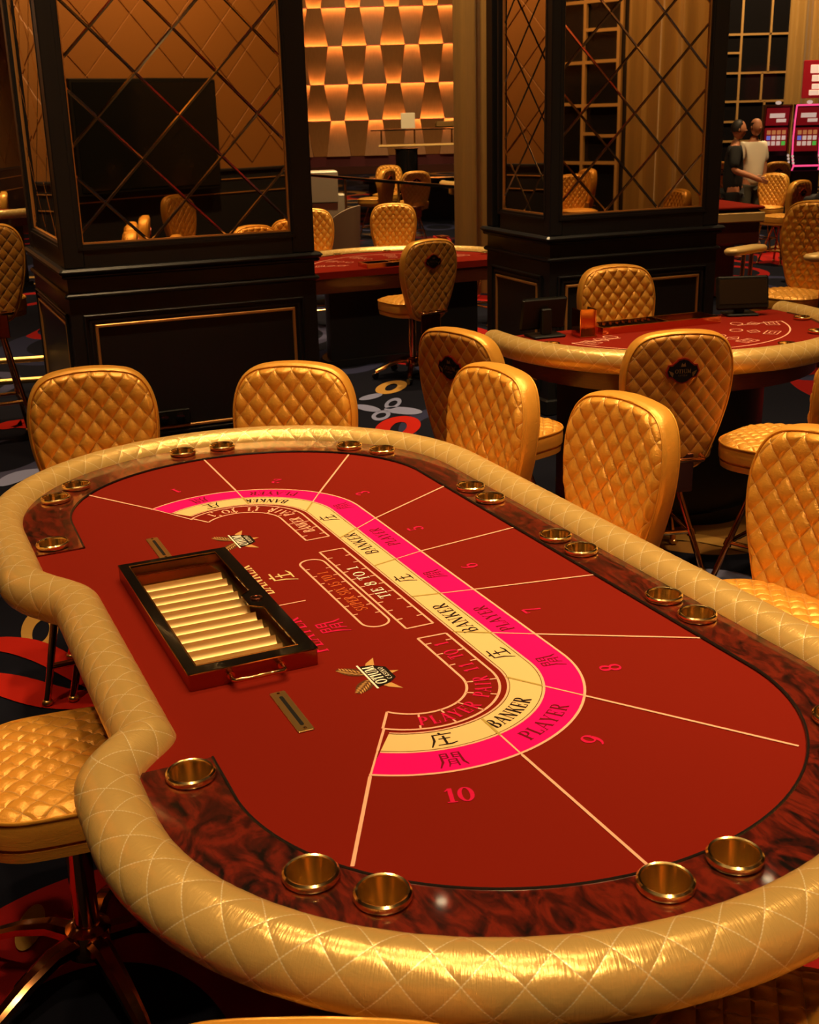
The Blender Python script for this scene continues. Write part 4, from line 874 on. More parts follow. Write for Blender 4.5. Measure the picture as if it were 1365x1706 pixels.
clone(st, *(tw(-1.05, -.36) + Vector((.075, -.012, 0))).xy, 88, 'gold backrest top just showing at the bottom picture edge, left of centre', G1, .96, -.073)
q = back_at(.21, 4.65, 42); clone(st, *q, 42, 'gold stool seen from behind with a dark crest badge, left front of the blackjack table', G2)
q = back_at(1.05, 4.50, 97); clone(st, *q, 97, 'gold stool seen squarely from behind with red-rimmed crest badge at the blackjack table', G2)
q = back_at(1.65, 4.31, 132); clone(st, *q, 136, 'gold stool turned sideways at the right front of the blackjack table', G2)
ds = put(stool('dealer stool with round quilted seat and polished star base under the rail cut-out', None, .575, True, 'star'), *tw(.03, -.235).xy, math.degrees(TA) - 90 - 6)

# ================================================================== half-round gaming tables
def half_table(name, label, loc, ang, Ro, zf, mat_rail='rail_vinyl', sg=-1):
    """straight dealer edge on local y = .12, players on the side of -y (root turned as needed)"""
    t = empty(name, (loc[0], loc[1], 0), ang, label, 'table'); Ri = Ro - .103; dz = zf - .85
    path = [(-Ri, .12 - .02 * k) for k in range(6)] + arc(0, 0, Ri, Ri, 180, 360, 130) + [(Ri, .02 + .02 * k) for k in range(6)]
    nor = []
    for i in range(len(path)):
        a, b = Vector(path[max(i - 1, 0)]), Vector(path[min(i + 1, len(path) - 1)]); d = (b - a).normalized(); nor.append(Vector((d.y, -d.x)))
    pf = [(a, b + dz) for a, b in PROF]; tot = pi * Ri + .22
    m = sweep_rail(path, nor, pf, tot, False); m.build('padded_rail', mat_rail, t, 60)
    for i in (0, -1):      # rounded ends of the rail
        c = Vector(path[i]) + nor[i] * .052; d = Vector((0, 1, 0)); rings = []
        for k in range(6):
            a = k / 5 * pi / 2; f = cos(a); rings.append([(c.x + (x_ - .052) * nor[i].x * max(f, .02), c.y + .05 * sin(a), zf - .012 + (z_ - .838) * max(f, .02)) for x_, z_ in PROF])
        MB().loft(rings).build('rail_end', 'pad_vinyl', t, 60)
    poly = [(-Ri - .01, .13)] + arc(0, 0, Ri + .01, Ri + .01, 180, 360, 90) + [(Ri + .01, .13)]
    felt = MB().prism(poly, zf - .05, zf).build('felt', 'felt', t, 0)
    MB().tube([(x_, y_, zf + .001) for x_, y_ in arc(0, 0, Ri - .012, Ri - .012, 180, 360, 90)], .006, 6).build('felt_edge', 'mark_brown', t, 40)
    MB().prism([(x_ * .93, y_ * .93) for x_, y_ in poly], zf - .16, zf - .05).build('apron', 'table_wood', t, 30)
    MB().prism([(-Ro * .62, .02)] + arc(0, 0, Ro * .62, Ro * .5, 180, 360, 24) + [(Ro * .62, .02)], .05, zf - .16).build('pedestal', 'black_wood', t, 30)
    MB().prism([(-Ro * .66, .05)] + arc(0, 0, Ro * .66, Ro * .54, 180, 360, 24) + [(Ro * .66, .05)], 0, .05).build('pedestal_foot', 'black_wood', t, 30)
    for k in range(6):
        a = R(180 + 15 + 30 * k); x_, y_ = (Ri - .055) * cos(a), (Ri - .055) * sin(a)
        link('cup_holder', cup0.data, t, (x_, y_, zf + .003)); 
    # layout
    zz = zf + .0009
    L = arc(0, .05, Ri * .80, Ri * .84, 200, 340, 60); L2 = [L[0], (-Ri * .55, -.10), (-Ri * .30, -.16)]
    flat(MB().ribbon(L, .007, zz).ribbon([L[0], (-Ri * .42, -.17)], .006, zz).ribbon([L[-1], (Ri * .42, -.17)], .006, zz), 'layout_arc', 'mark_line', felt)
    for k in range(6):
        a = R(206 + 25.6 * k); u = Vector((cos(a), sin(a))); v = Vector((-u.y, u.x)); c = Vector((0, .05)) + Vector((u.x * Ri * .72, u.y * Ri * .74)); m = MB()
        def rect(c, hu, hv): 
            q = [tuple(c + u * a_ + v * b_) for a_, b_ in ((-hu, -hv), (hu, -hv), (hu, hv), (-hu, hv), (-hu, -hv))]; return q
        m.ribbon(rect(c, .030, .045), .005, zz); m.ribbon(rect(c, .012, .022), .004, zz)
        d = c - u * .085; m.ribbon([tuple(d + u * a_ + v * b_) for a_, b_ in ((-.03, 0), (0, -.042), (.03, 0), (0, .042), (-.03, 0))], .005, zz); m.ribbon([tuple(d - u * .012), tuple(d + u * .012)], .004, zz)
        e = c - u * .165; m.ribbon([tuple(e + u * .028 * cos(q) + v * .036 * sin(q)) for q in [2 * pi * i / 20 for i in range(21)]], .005, zz)
        flat(m, 'betting_spot', 'mark_line', felt)
    return t, felt
T2, F2 = half_table('blackjack_table', 'half-round blackjack table with red felt and gold padded rail on the right', (1.22, 5.66), R(22.2), .875, .85)
_p = atz(668, 443, .74)
T3, F3 = half_table('blackjack_table', 'half-round gaming table with red felt behind the dark dealer stool, between the pillars', (_p.x + .02, _p.y + .12), R(24 + 180), 1.02, .74)
# table items
def on_table(T, x_, y_, z_): a = T.rotation_euler.z; return Vector((T.location.x + x_ * cos(a) - y_ * sin(a), T.location.y + x_ * sin(a) + y_ * cos(a), z_))
def chip_rack(T, zf, x_, y_, wd, dp, label):
    t = empty('chip_tray', on_table(T, x_, y_, zf), T.rotation_euler.z, label, 'chip tray'); o, i = rrect(wd, dp, .004, 2), rrect(wd - .03, dp - .03, .003, 2)
    m = MB(); frame_ring(m, o, i, .0008, .034); m.build('frame', 'copper', t, 30); MB().prism(i, .0008, .006).build('tray_floor', 'black_gloss', t, 0)
    n = 9; w_ = (wd - .04) * .52 / n
    for k in range(n):
        pf = [(w_ / 2 * .95 * cos(pi + pi * j / 6), w_ / 2 * .95 * sin(pi + pi * j / 6)) for j in range(7)]; cx = -wd / 2 + .02 + w_ * (k + .5)
        MB().loft([[(cx + a, -dp / 2 + .02, .030 + b) for a, b in pf], [(cx + a, dp / 2 - .02, .030 + b) for a, b in pf]], False, False).build('chip_tube', 'brass', t, 60)
    MB().box((wd * .06, 0, .028), (.008, dp - .03, .012)).build('divider', 'copper', t, 0)
    return t
chip_rack(T2, .85, -.03, .01, .66, .17, 'copper-framed chip tray at the dealer edge of the blackjack table')
chip_rack(T3, .74, .10, .02, .50, .18, 'brass chip tray on the gaming table behind the dark dealer stool')
def tablet(T, x_, y_, zf, rz, wd, hd, label, back=False):
    t = empty('tablet_screen', on_table(T, x_, y_, zf), rz, label, 'screen')
    m = MB().box((0, 0, 0), (wd, .022, hd), 0, .008); tilt = Matrix.Rotation(R(-12), 3, 'X'); m.v = [tuple(tilt @ Vector(v_) + Vector((0, 0, hd / 2 + .03))) for v_ in m.v]; m.build('housing', 'black_matt', t, 0)
    m = MB().box((0, -.0125, .006), (wd - .024, .003, hd - .045)); m.v = [tuple(tilt @ Vector(v_) + Vector((0, 0, hd / 2 + .03))) for v_ in m.v]; m.build('screen', 'screen_dark', t, 0)
    MB().box((0, .03, .07), (.05, .03, .12), 0, .005).build('stand', 'black_matt', t, 0); MB().box((0, .02, .006), (.16, .12, .012), 0, .004).build('stand_base', 'black_matt', t, 0)
    return t
tablet(T2, .52, .06, .85, R(4), .265, .165, 'black tablet screen facing the camera on the right of the blackjack table')
tablet(T2, -.60, .06, .85, R(200), .23, .15, 'black tablet seen from behind at the left end of the blackjack table')
ch = empty('card_holder', on_table(T2, -.44, -.04, .85), R(15), 'copper discard card holder beside the left tablet on the blackjack table', 'card holder')
MB().box((0, 0, .004), (.085, .11, .008), 0, .002).build('holder_base', 'copper', ch, 0)
for x_ in (-.038, .038): MB().box((x_, 0, .065), (.006, .10, .125), 0, .002).build('side_plate', 'copper', ch, 0)
MB().box((0, .045, .06), (.07, .006, .11)).build('back_plate', 'brass', ch, 0)
sh = empty('card_shoe', on_table(T3, -.62, -.55, .74), R(30), 'small dark red card shoe on the gaming table between the pillars', 'card shoe')
MB().loft([[(-.05, -.07, 0), (.05, -.07, 0), (.05, .09, 0), (-.05, .09, 0)], [(-.05, -.03, .10), (.05, -.03, .10), (.05, .09, .13), (-.05, .09, .13)]]).build('shoe_body', 'red_plastic', sh, 0); MB().box((0, .03, .125), (.085, .10, .012), R(0), .003).build('lid', 'copper_dark', sh, 0)
#dsp = empty('dispenser', atz(806, 547, .80), 0, 'small red and blue plastic pump bottle left of the blackjack table', 'bottle')

# ================================================================== more stools
q = back_at(1.15, 6.50, 284); clone(st, *q, 284, 'gold stool facing the camera behind the chip tray of the blackjack table', G3)
c13 = clone(ds, *back_at(.17, 8.42, 120, .23), 120, 'dealer stool with dark badge and star base in front of the table between the pillars', G3, 1.0)
p = at(652, 355, 11.3); clone(st, p.x, p.y, 266, 'gold stool facing the camera at the far side of the table between the pillars', G3)
p = at(818, 372, 10.9); clone(st, p.x, p.y, 215, 'gold stool almost hidden by the right pillar beside the curtain', G3, .97)
p = at(520, 362, 10.9); clone(st, p.x, p.y, 280, 'gold stool mostly hidden by the left pillar at the table between the pillars', G3)
for k, (px_, Y, f, lab) in enumerate(((622, 19.0, 150, 'leftmost stool in the group beyond the glass rail'), (645, 20.0, 262, 'pale stool facing the camera in the group beyond the glass rail'), (688, 18.2, 100, 'rightmost stool with badge in the group beyond the glass rail'))):
    p = at(px_, 300, Y); clone(st, p.x, p.y, f, lab, G3, 1.0)
tall = put(stool('tall quilted stool with copper legs and ring rail at the left picture edge', None, .88, True), -2.47, 7.05, 116)
clone(st, -5.2, 15.2, 200, 'gold stool in the dim area at the far left, behind the tall stool', G3)
for (px_, py_, Y, f, lab) in ((1214, 268, 18.4, 60, 'gold stool by the man in black at the dark wooden table'), (1286, 268, 19.0, 95, 'gold stool with badge in front of the slot machines'), (1280, 290, 16.0, 232, 'gold stool facing the camera right of the dark wooden table'), (1305, 299, 14.6, 128, 'gold stool with badge seen edge-on near the seated person')):
    p = at(px_, py_, Y); s_ = (CAMZ - 0) ; clone(st, p.x, p.y, f, lab, G3, max(.8, min(1.1, p.z / 1.04)))
# stools seen only as reflections
for x_, y_, f, lab in ((5.75, 4.85, 205, 'gold stool reflected at the foot of the right pillar mirror'), (7.6, 2.4, 120, 'distant gold stool reflected low in the right pillar mirror'), (3.0, 1.2, 90, 'gold stool reflected at the bottom of the left pillar mirror'), (8.6, 1.5, 200, 'gold stool by the curtain reflected in the right pillar mirror')):
    clone(st, x_, y_, f, lab, G3)
# dealer armchair with padded arms
ac = stool('gold armchair with padded arm pads on bent copper strips, right of the right pillar', None, .42, False, 'star', 'quilted_armchair'); ac['category'] = 'chair'
for o in list(ac.children):
    if o.name.startswith('backrest'): o.location.z = .10
p = at(1318, 470, 8.9); put(ac, p.x, p.y, 222); ac.scale = (1.2,) * 3
for sx in (-1, 1):
    pd = MB().prism([(sx * .27 + x_, .10 + y_) for x_, y_ in rrect(.115, .38, .055, 5)], .655, .695, .012).build('arm_pad', 'pad_vinyl', ac, 50)
    for dy in (.03, .12): MB().tube([(sx * .19, dy - .03, .30), (sx * .26, dy - .02, .34), (sx * .275, dy, .50), (sx * .27, dy, .658)], .014, 8).build('arm_strip', 'copper', ac, 60)

# ================================================================== carpet motifs worked into the pile
def blob(cx, cy, rx, ry, rot, n=28): 
    c_, s_ = cos(R(rot)), sin(R(rot)); return [(cx + rx * cos(a) * c_ - ry * sin(a) * s_, cy + rx * cos(a) * s_ + ry * sin(a) * c_) for a in [2 * pi * k / n for k in range(n + 1)]]
def motif(mat, o, i=None):
    z = .004; O = [tuple(atz(a, b, z).xy) for a, b in o]
    m = MB()
    if i: m.band(O, [tuple(atz(a, b, z).xy) for a, b in i], z)
    else: m.poly(O[:-1], z)
    flat(m, 'carpet_motif', mat, FLOOR)
motif('carpet_red', blob(663, 712, 39, 18, -10), blob(664, 713, 15, 9, -25)); motif('carpet_gold', blob(652, 645, 27, 10, -12), blob(652, 645, 11, 5, -20))
motif('carpet_blue', blob(613, 680, 22, 5, 10)); motif('carpet_blue', blob(672, 684, 32, 6, 4)); motif('carpet_blue', blob(655, 672, 15, 8, -22), blob(655, 672, 8, 4, -22)); motif('carpet_blue', blob(635, 692, 16, 8, -12), blob(635, 692, 9, 4, -12)); motif('carpet_blue', blob(618, 661, 20, 4, -12))
def swoosh(mat, pts, wd): 
    m = MB(); P = [tuple(atz(a, b, .004).xy) for a, b in smooth_open(pts)]; n_ = len(P) - 1; m.ribbon(P, [wd * max(.04, sin(pi * k / n_)) ** .5 for k in range(n_ + 1)], .0045); flat(m, 'carpet_motif', mat, FLOOR)
def smooth_open(P, k=6):
    out = []; n = len(P)
    for i in range(n - 1):
        p0, p1, p2, p3 = P[max(i - 1, 0)], P[i], P[i + 1], P[min(i + 2, n - 1)]
        for j in range(k):
            t = j / k; out.append(tuple(.5 * ((2 * p1[a]) + (-p0[a] + p2[a]) * t + (2 * p0[a] - 5 * p1[a] + 4 * p2[a] - p3[a]) * t * t + (-p0[a] + 3 * p1[a] - 3 * p2[a] + p3[a]) * t ** 3) for a in (0, 1)))
    return out + [P[-1]]
swoosh('carpet_blue', [(1090, 960), (1160, 955), (1230, 962), (1300, 985)], .11); swoosh('carpet_blue', [(1180, 990), (1250, 994), (1330, 1020)], .09); swoosh('carpet_gold', [(1090, 895), (1170, 897), (1270, 922)], .10); swoosh('carpet_gold', [(1190, 1010), (1270, 1035), (1330, 1065)], .06)
swoosh('carpet_red', [(-90, 1085), (0, 1072), (80, 1092), (170, 1150)], .13); swoosh('carpet_red', [(-120, 1120), (0, 1138), (110, 1165), (260, 1160)], .15); motif('carpet_gold', blob(66, 1050, 30, 36, 25), blob(68, 1052, 13, 20, 25)); motif('carpet_gold', blob(50, 1545, 20, 42, 25)); swoosh('carpet_blue', [(0, 810), (40, 790), (90, 785)], .16)
swoosh('carpet_red', [(560, 735), (640, 728), (720, 748), (790, 790)], .10); swoosh('carpet_red', [(0, 715), (30, 705), (60, 712)], .2)

# ================================================================== beyond the pillars
# glass balustrade
gb = empty('glass_balustrade', (0, 0, 0), 0, 'glass balustrade with dark handrail behind the table between the pillars', 'balustrade')
A, B = at(505, 400, 17.4), at(772, 400, 13.4); A.z = B.z = 0; d = B - A; an = math.atan2(d.y, d.x); Ls = d.length; npan = 3
MB().box(((A.x + B.x) / 2, (A.y + B.y) / 2, 1.06), (Ls, .06, .035), an, .008).build('handrail', 'black_gloss', gb, 0)
for k in range(npan):
    c = A + d * ((k + .5) / npan); MB().box((c.x, c.y, .56), (Ls / npan - .03, .012, .96), an).build('glass_pane', 'glass', gb, 0)
for k in range(npan + 1):
    c = A + d * (k / npan); MB().box((c.x, c.y, .53), (.02, .03, 1.05), an).build('post', 'brass_satin', gb, 0)
# pale stone counter
cn = empty('reception_counter', at(541, 300, 18.3).xy.to_3d(), R(8), 'pale stone counter block left of the balustrade beyond the left pillar', 'counter')
MB().box((-.1, 0, .53), (.56, .5, 1.06), 0, .012).build('counter_body', 'stone_white', cn, 0); MB().box((-.1, -.255, .62), (.54, .014, .012)).build('shadow_gap', 'black_matt', cn, 0); MB().box((.24, .05, .36), (.12, .4, .72), 0, .01).build('side_block', 'stone_white', cn, 0)
# tub chair
tb = empty('tub_chair', at(556, 370, 12.4).xy.to_3d(), R(-108), 'grey shell tub chair behind the left pillar, with taupe upholstery', 'chair')
rin, rout = [], []
for k in range(25):
    a = R(-25 + 230 * k / 24 + 0); h = .97 - .36 * (abs(k - 12) / 12) ** 2.6; rout.append((a, h))
m = MB(); m.loft([[((.25 + .03 * f) * cos(a), (.25 + .03 * f) * sin(a), .40 + (h - .40) * f) for a, h in rout] for f in (0, .35, .7, 1)] + [[(.266 * cos(a), .266 * sin(a), h + .004) for a, h in rout]], False, False); m.build('shell', 'taupe_fabric', tb, 50)
m = MB(); m.loft([[(.268 * cos(a), .268 * sin(a), h + .004) for a, h in rout], [(.250 * cos(a), .250 * sin(a), h - .004) for a, h in rout], [(.220 * cos(a), .220 * sin(a), .46) for a, h in rout]], False, False); m.build('lining', 'grey_shell', tb, 50)
MB().lathe([(.20, .34), (.25, .36), (.255, .44), (.22, .48), (.02, .50)], 28).build('seat_cushion', 'taupe_fabric', tb, 40); MB().lathe([(.03, .03), (.03, .35)], 12).build('pedestal', 'black_matt', tb, 30); MB().lathe([(.22, 0), (.22, .012), (.04, .035)], 24).build('foot', 'black_matt', tb, 30)
# bar-height terminal in front of the wooden wall
bt = empty('standing_desk', at(678, 270, 30).xy.to_3d(), 0, 'dark round standing desk with glass top in front of the lit wooden wall', 'desk')
MB().lathe([(.30, 0), (.30, .06), (.27, .08), (.27, 1.0), (.30, 1.03)], 28).build('pedestal', 'black_gloss', bt, 40); MB().box((.38, 0, 1.10), (2.1, .62, .05), 0, .012).build('counter_top', 'pad_vinyl', bt, 0); MB().box((.30, 0, 1.46), (2.3, .7, .03), 0, .008).build('glass_shelf', 'black_gloss', bt, 0)
for x_ in (-.6, .2, 1.1): MB().lathe([(.02, 1.12), (.02, 1.46)], 10, (x_, 0, 0)).build('shelf_post', 'brass', bt, 30)
MB().box((.05, 0, 1.66), (.34, .26, .36), 0, .01).build('sign_box', 'stone_white', bt, 0); MB().box((1.1, 0, 1.56), (.8, .35, .14), 0, .03).build('shelf_rack', 'brass_satin', bt, 0)
p = at(690, 290, 22); t_ = empty('low_bench', p.xy.to_3d(), 0, 'long dark bench beyond the glass balustrade', 'bench'); MB().box((.3, 0, .70), (2.4, .5, .08), 0, .02).build('bench_top', 'black_gloss', t_, 0); MB().box((.3, 0, .33), (2.2, .42, .66)).build('bench_body', 'black_matt', t_, 0)
p = at(742, 310, 17.5); T4, F4 = half_table('gaming_table', 'distant red gaming table beside the curtain, beyond the glass balustrade', (p.x + .75, p.y + .7), R(10), .8, .85)
p = at(10, 300, 14.5); T5, F5 = half_table('gaming_table', 'dim red gaming table at the far left, behind the tall stool', (p.x - .35, p.y), R(-20), .9, .88)
# brass foot rail at the far left
frl = empty('foot_rail', at(20, 620, 8.4).xy.to_3d(), R(14), 'low brass double foot rail behind the tall stool at the left picture edge', 'foot rail')
for z_ in (.24, .09): MB().tube([(-1.6, 0, z_), (.42, 0, z_)], .022, 10).build('rail_tube', 'brass_satin', frl, 50)
for x_ in (-1.2, .30): MB().tube([(x_, .03, 0), (x_, .03, .30)], .018, 10).build('post', 'brass_satin', frl, 50)
# dark wooden table end at the right
p = at(1228, 330, 12.0); wt = empty('wooden_table', p.xy.to_3d(), R(12), 'dark red wooden gaming table end by the two standing men', 'table')
MB().box((-.25, .35, .70), (.95, .9, .34), 0, .02).build('table_body', 'table_wood', wt, 0); MB().box((-.25, .35, .885), (1.0, .95, .03), 0, .01).build('table_top', 'felt', wt, 0); MB().box((-.25, .35, .27), (.6, .6, .54), 0, .02).build('pedestal', 'table_wood', wt, 0); MB().box((-.25, -.135, .80), (.98, .03, .10), 0, .012).build('edge_pad', 'pad_vinyl', wt, 0)

# ================================================================== slot machines
def slot(px_, Y, accent, label):
    t = empty('slot_machine', at(px_, 300, Y).xy.to_3d(), R(-3), label, 'slot machine', 'slot machines'); t.scale = (.80, .80, .97)
    MB().box((0, .12, .35), (.62, .6, .70), 0, .02).build('cabinet', 'slot_body', t, 0)
    prof = [(-.10, .70), (-.22, .78), (-.05, .95), (-.02, 1.25), (-.06, 1.55), (-.14, 1.86), (.14, 1.88), (.16, .70)]
    m = MB(); m.loft([[(-.29, y_, z_) for y_, z_ in prof], [(.29, y_, z_) for y_, z_ in prof]]).build('tower', 'slot_body', t, 30)
    for sx in (-1, 1): MB().tube([(sx * .298, y_ - .015, z_) for y_, z_ in prof[:6]], .018, 6).build('edge_light', accent, t, 40)
    MB().tube([(-.298, -.155, 1.86), (.298, -.155, 1.86)], .018, 6).build('edge_light', accent, t, 40); MB().tube([(-.298, -.235, .78), (.298, -.235, .78)], .018, 6).build('edge_light', accent, t, 40)
    def scr(z0, y0, z1, y1, mat, nm, x0=-.26, x1=.26, d=.006): MB().loft([[(x0, y0 - d, z0), (x1, y0 - d, z0), (x1, y1 - d, z1), (x0, y1 - d, z1)], [(x0, y0, z0), (x1, y0, z0), (x1, y1, z1), (x0, y1, z1)]]).build(nm, mat, t, 0)
    scr(1.50, -.047, 1.82, -.129, 'slot_red', 'top_screen'); scr(1.02, -.035, 1.46, -.045, 'slot_red', 'main_screen'); scr(.80, -.20, .93, -.075, 'slot_body', 'button_deck')
    scr(1.64, -.092, 1.72, -.112, 'slot_white', 'screen_title', -.18, .16); scr(1.56, -.068, 1.62, -.083, 'slot_white', 'screen_title', -.02, .20)
    for i in range(4):
        for j, mt in enumerate(('slot_white', 'slot_blue' if i < 1 else 'slot_white', 'slot_orange')):
            z0 = 1.14 + .10 * j; y0 = -.045; scr(z0, y0, z0 + .075, y0 - .004, mt if not (j == 0 and i == 3) else 'slot_green', 'screen_symbol', -.21 + .115 * i, -.21 + .115 * i + .085, .008)
    for sx in (-1, 1):
        for k in range(3): MB().sphere((sx * .30, -.10 - .05 * k, .95 - .06 * k), .028, 8, 6).build('side_bulb', 'slot_white', t, 40)
    MB().sphere((.02, 0, 1.91), .05, 10, 6, (1.4, 1, .7)).build('top_lamp', 'slot_white', t, 40)
    return t
slot(1287, 23.0, 'slot_gold', 'left slot machine with red screens and gold edges behind the man in white'); slot(1338, 22.6, 'slot_pink', 'right slot machine with red screens and glowing pink edges')
sg_ = empty('slot_sign', at(1356, 132, 26.0), 0, 'lit red and white advertising sign above the slot machines', 'sign')
MB().box((.14, 0, 0), (.72, .08, .74), 0, .01).build('sign_case', 'slot_red', sg_, 0)
for q in ((.04, .20, .26, .16), (.16, .02, .42, .12), (.18, -.14, .44, .10), (.02, -.26, .22, .10), (.34, -.25, .18, .10)): MB().box((q[0], -.045, q[1]), (q[2], .02, q[3]), 0, .008).build('sign_lettering', 'slot_white', sg_, 0)

# ================================================================== people
def skin(name, parent, verts, edges, rad, mat, sub=2):
    me = bpy.data.meshes.new(name); me.from_pydata(verts, edges, []); me.update(); o = bpy.data.objects.new(name, me); col.objects.link(o); o.parent = parent
    md = o.modifiers.new('skin', 'SKIN'); sv = me.skin_vertices[0].data if me.skin_vertices else None
    if sv is None:
        bm = bmesh.new(); bm.from_mesh(me); bm.verts.layers.skin.verify(); bm.to_mesh(me); bm.free(); sv = me.skin_vertices[0].data
    for i, r_ in enumerate(rad): sv[i].radius = (r_, r_ * (.72 if False else 1)) if not isinstance(r_, tuple) else r_
    sv[0].use_root = True; md.use_smooth_shade = True
    s2 = o.modifiers.new('sub', 'SUBSURF'); s2.levels = s2.render_levels = sub; me.materials.append(M[mat]); return o
def head(parent, c, r, face_tilt=0, bald=False):
    m = MB(); rings = []
    for i in range(13):
        f = i / 12; a = pi * f; z_ = -cos(a) * 1.28; w_ = sin(a) ** .8 * (.80 + .20 * smooth01((z_ + 1.1) / 1.3)); rings.append([(c[0] + r * w_ * .86 * cos(2 * pi * k / 16), c[1] + r * (w_ * sin(2 * pi * k / 16) + (.10 if sin(2 * pi * k / 16) > .5 and z_ < 0 else 0)), c[2] + r * z_) for k in range(16)])
    m.loft(rings, True, True); m.loft([[(c[0] + dx * r, c[1] + r * .92, c[2] + dz * r) for dx, dz in ((-.12, .18), (.12, .18), (.18, -.22), (-.18, -.22))], [(c[0] + dx * r, c[1] + r * dd, c[2] + dz * r) for dx, dz, dd in ((-.04, .14, .98), (.04, .14, .98), (.07, -.14, 1.22), (-.07, -.14, 1.22))]])
    for sx in (-1, 1): m.sphere((c[0] + sx * .86 * r, c[1] - .05 * r, c[2] - .02 * r), .22 * r, 8, 6, (.5, .8, 1.3))
    h = m.build('head', 'skin', parent, 60)
    for sx in (-1, 1): MB().sphere((c[0] + sx * .33 * r, c[1] + .84 * r, c[2] + .10 * r), .10 * r, 8, 6).build('eye', 'hair', h, 60)
    MB().box((c[0], c[1] + .93 * r, c[2] - .52 * r), (.42 * r, .08 * r, .07 * r)).build('mouth', 'badge_red', h, 0)
    m = MB(); rings = []
    for i in range(8):
        f = i / 7; a = pi * (.42 if not bald else .40) + (pi - pi * .42) * f; z_ = -cos(a) * 1.34; w_ = max(sin(a), .02) ** .8 * 1.06
        rings.append([(c[0] + r * w_ * .90 * cos(2 * pi * k / 16), c[1] - .10 * r + r * w_ * sin(2 * pi * k / 16) * (1.0 if sin(2 * pi * k / 16) < .3 else (.86 if i > 2 else .55)), c[2] + .06 * r + r * z_) for k in range(16)])
    if bald: rings = rings[:4]
    m.loft(rings, True, not bald).build('hair', 'hair', h, 60); return h
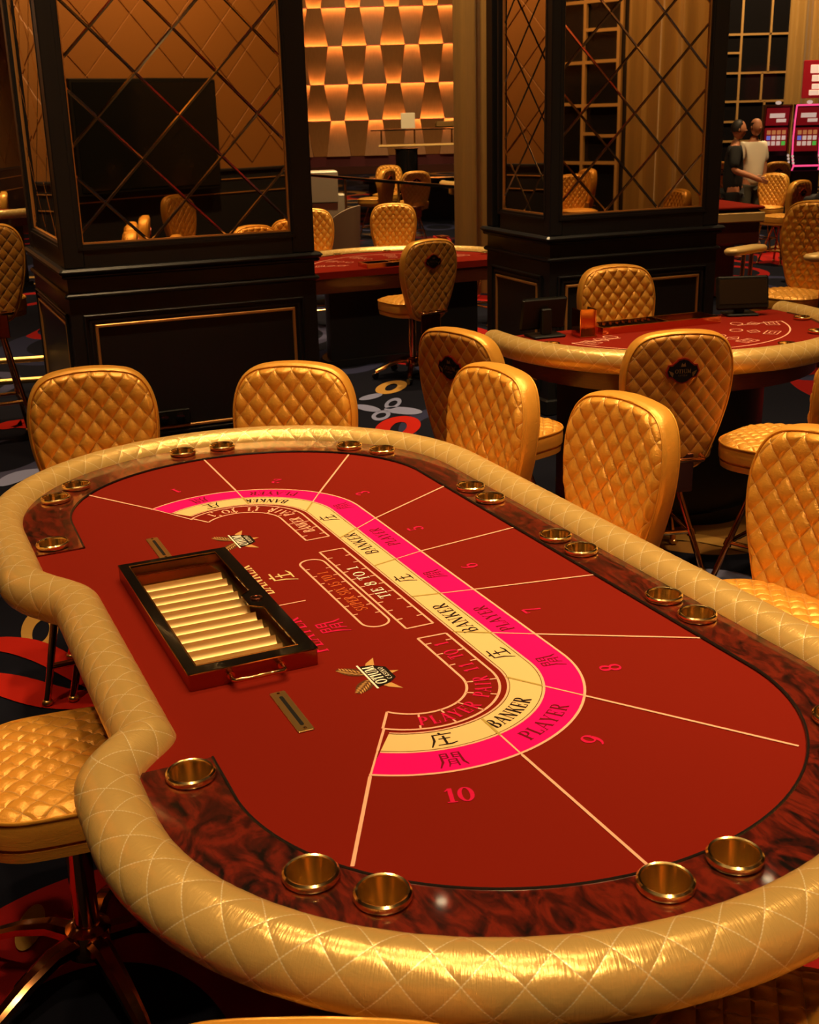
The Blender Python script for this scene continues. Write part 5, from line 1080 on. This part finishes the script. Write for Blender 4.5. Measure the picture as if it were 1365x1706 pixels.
def man(px_, Y, H, face, shirt, trousers, label, bend=(.35, .35), bald=False, name='person'):
    g = at(px_, 300, Y); t = empty(name, (g.x, g.y, 0), R(face - 90), label, 'person'); k = H / 1.78
    V = [(0, 0, .95), (0, -.01, 1.12), (0, -.01, 1.34), (0, 0, 1.46), (0, .02, 1.56)]; E_ = [(0, 1), (1, 2), (2, 3), (3, 4)]; Rr = [(.145, .11), (.14, .105), (.165, .115), (.07, .07), (.055, .055)]
    arms = []
    for sx, b in ((-1, bend[0]), (1, bend[1])):
        n = len(V); V += [(sx * .17, -.01, 1.41), (sx * .225, -.02, 1.16), (sx * .22, -.02 + .24 * sin(b * 2), 1.16 - .24 * cos(b * 2)), (sx * .215, .0 + .31 * sin(b * 2), 1.15 - .32 * cos(b * 2)), (sx * .20, .02 + .37 * sin(b * 2), 1.14 - .40 * cos(b * 2))]; E_ += [(2, n), (n, n + 1), (n + 1, n + 2), (n + 2, n + 3), (n + 3, n + 4)]; Rr += [.062, .047, .036, .038, .018]
    for sx in (-1, 1):
        n = len(V); V += [(sx * .09, 0, .86), (sx * .10, .01, .50), (sx * .10, -.01, .10), (sx * .10, .10, .045), (sx * .10, .17, .035)]; E_ += [(0, n), (n, n + 1), (n + 1, n + 2), (n + 2, n + 3), (n + 3, n + 4)]; Rr += [.085, .058, .042, .042, .03]
    sc_ = lambda L: [tuple(q * k for q in v_) for v_ in L]
    rs = lambda L: [tuple(q * k for q in r_) if isinstance(r_, tuple) else r_ * k for r_ in L]
    body = skin('body', t, sc_(V), E_, rs(Rr), 'skin')
    Vs = [(0, 0, .80), (0, -.01, 1.12), (0, -.01, 1.34), (0, 0, 1.45)]; Es = [(0, 1), (1, 2), (2, 3)]; Rs = [(.19, .15), (.175, .14), (.185, .135), (.09, .09)]
    for sx in (-1, 1): n = len(Vs); Vs += [(sx * .17, -.01, 1.41), (sx * .23, -.02, 1.17)]; Es += [(2, n), (n, n + 1)]; Rs += [.085, .070]
    skin('shirt', t, sc_(Vs), Es, rs(Rs), shirt)
    Vt = [(0, 0, .98)]; Et = []; Rt = [(.155, .12)]
    for sx in (-1, 1): n = len(Vt); Vt += [(sx * .09, 0, .82), (sx * .10, .01, .50), (sx * .10, -.01, .09)]; Et += [(0, n), (n, n + 1), (n + 1, n + 2)]; Rt += [.105, .078, .066]
    skin('trousers', t, sc_(Vt), Et, rs(Rt), trousers)
    head(t, (0, .035 * k, 1.665 * k), .092 * k, 0, bald)
    for sx in (-1, 1):           # hands with fingers
        b = bend[0 if sx < 0 else 1]; d = Vector((0, sin(b * 2), -cos(b * 2))); c = Vector((sx * .215, .0 + .33 * sin(b * 2), 1.15 - .34 * cos(b * 2)))
        for f in range(4): q = c + Vector((sx * .005, 0, 0)) + d * .03 + Vector((0, cos(b * 2), sin(b * 2))) * (.014 * (f - 1.5)); MB().tube([tuple(q * k), tuple((q + d * (.05 + .01 * (f in (1, 2)))) * k), tuple((q + d * .085 - Vector((sx * .012, 0, 0))) * k)], .008 * k, 6).build('finger', 'skin', t, 60)
        q = c + Vector((0, cos(b * 2), sin(b * 2))) * .03; MB().tube([tuple(q * k), tuple((q + d * .035 + Vector((0, cos(b * 2), sin(b * 2))) * .018) * k), tuple((q + d * .06 + Vector((0, cos(b * 2), sin(b * 2))) * .020) * k)], .009 * k, 6).build('thumb', 'skin', t, 60)
    return t
man(1222, 15.2, 1.66, 350, 'cloth_black', 'cloth_black', 'man in a black t-shirt standing in profile, left of the man in white', (.62, .62))
man(1252, 16.6, 1.66, 292, 'cloth_white', 'cloth_khaki', 'man in a white printed t-shirt standing with his arms down near the slot machines', (.03, .06), True)
# seated person at the picture edge
g = at(1404, 310, 13.0); sp_ = empty('person', (g.x, g.y, 0), R(60), 'seated person in dark clothes at the right picture edge, seen from behind', 'person')
skin('body', sp_, [(0, 0, .62), (0, .02, .80), (0, .06, 1.05), (0, .12, 1.16), (.18, .06, 1.08), (.24, .18, .86), (.12, .36, .86), (-.18, .06, 1.08), (-.24, .18, .86), (-.12, .36, .86), (.10, .25, .62), (.12, .42, .60), (.12, .46, .12), (-.10, .25, .62), (-.12, .42, .60), (-.12, .46, .12)], [(0, 1), (1, 2), (2, 3), (2, 4), (4, 5), (5, 6), (2, 7), (7, 8), (8, 9), (0, 10), (10, 11), (11, 12), (0, 13), (13, 14), (14, 15)], [(.17, .14), (.16, .13), (.18, .14), .06, .08, .06, .04, .08, .06, .04, .09, .07, .05, .09, .07, .05], 'cloth_dark')
head(sp_, (0, .16, 1.30), .095)
pc = clone(st, g.x, g.y, 150, 'gold stool carrying the seated person at the right picture edge', G3)

# ceiling fittings of the lamps, given to the added spots too
dm = None
for x_, y_ in LAMPS:
    t = empty('downlight_or_fill_fitting', (x_, y_, CEIL), 0, 'round recessed ceiling downlight above the frame, some added to light single things', 'lamp', 'ceiling downlights')
    if dm is None:
        o = MB().lathe([(.17, 0), (.17, -.02), (.14, -.03), (.05, -.012), (.045, 0)], 24, caps=False).build('trim_ring', 'brass_satin', t, 40); e = MB().lathe([(.0, -.004), (.046, -.004)], 24, caps=False).build('diffuser', 'lamp_disc', t, 0); dm = (o.data, e.data)
    else: link('trim_ring', dm[0], t); link('diffuser', dm[1], t)
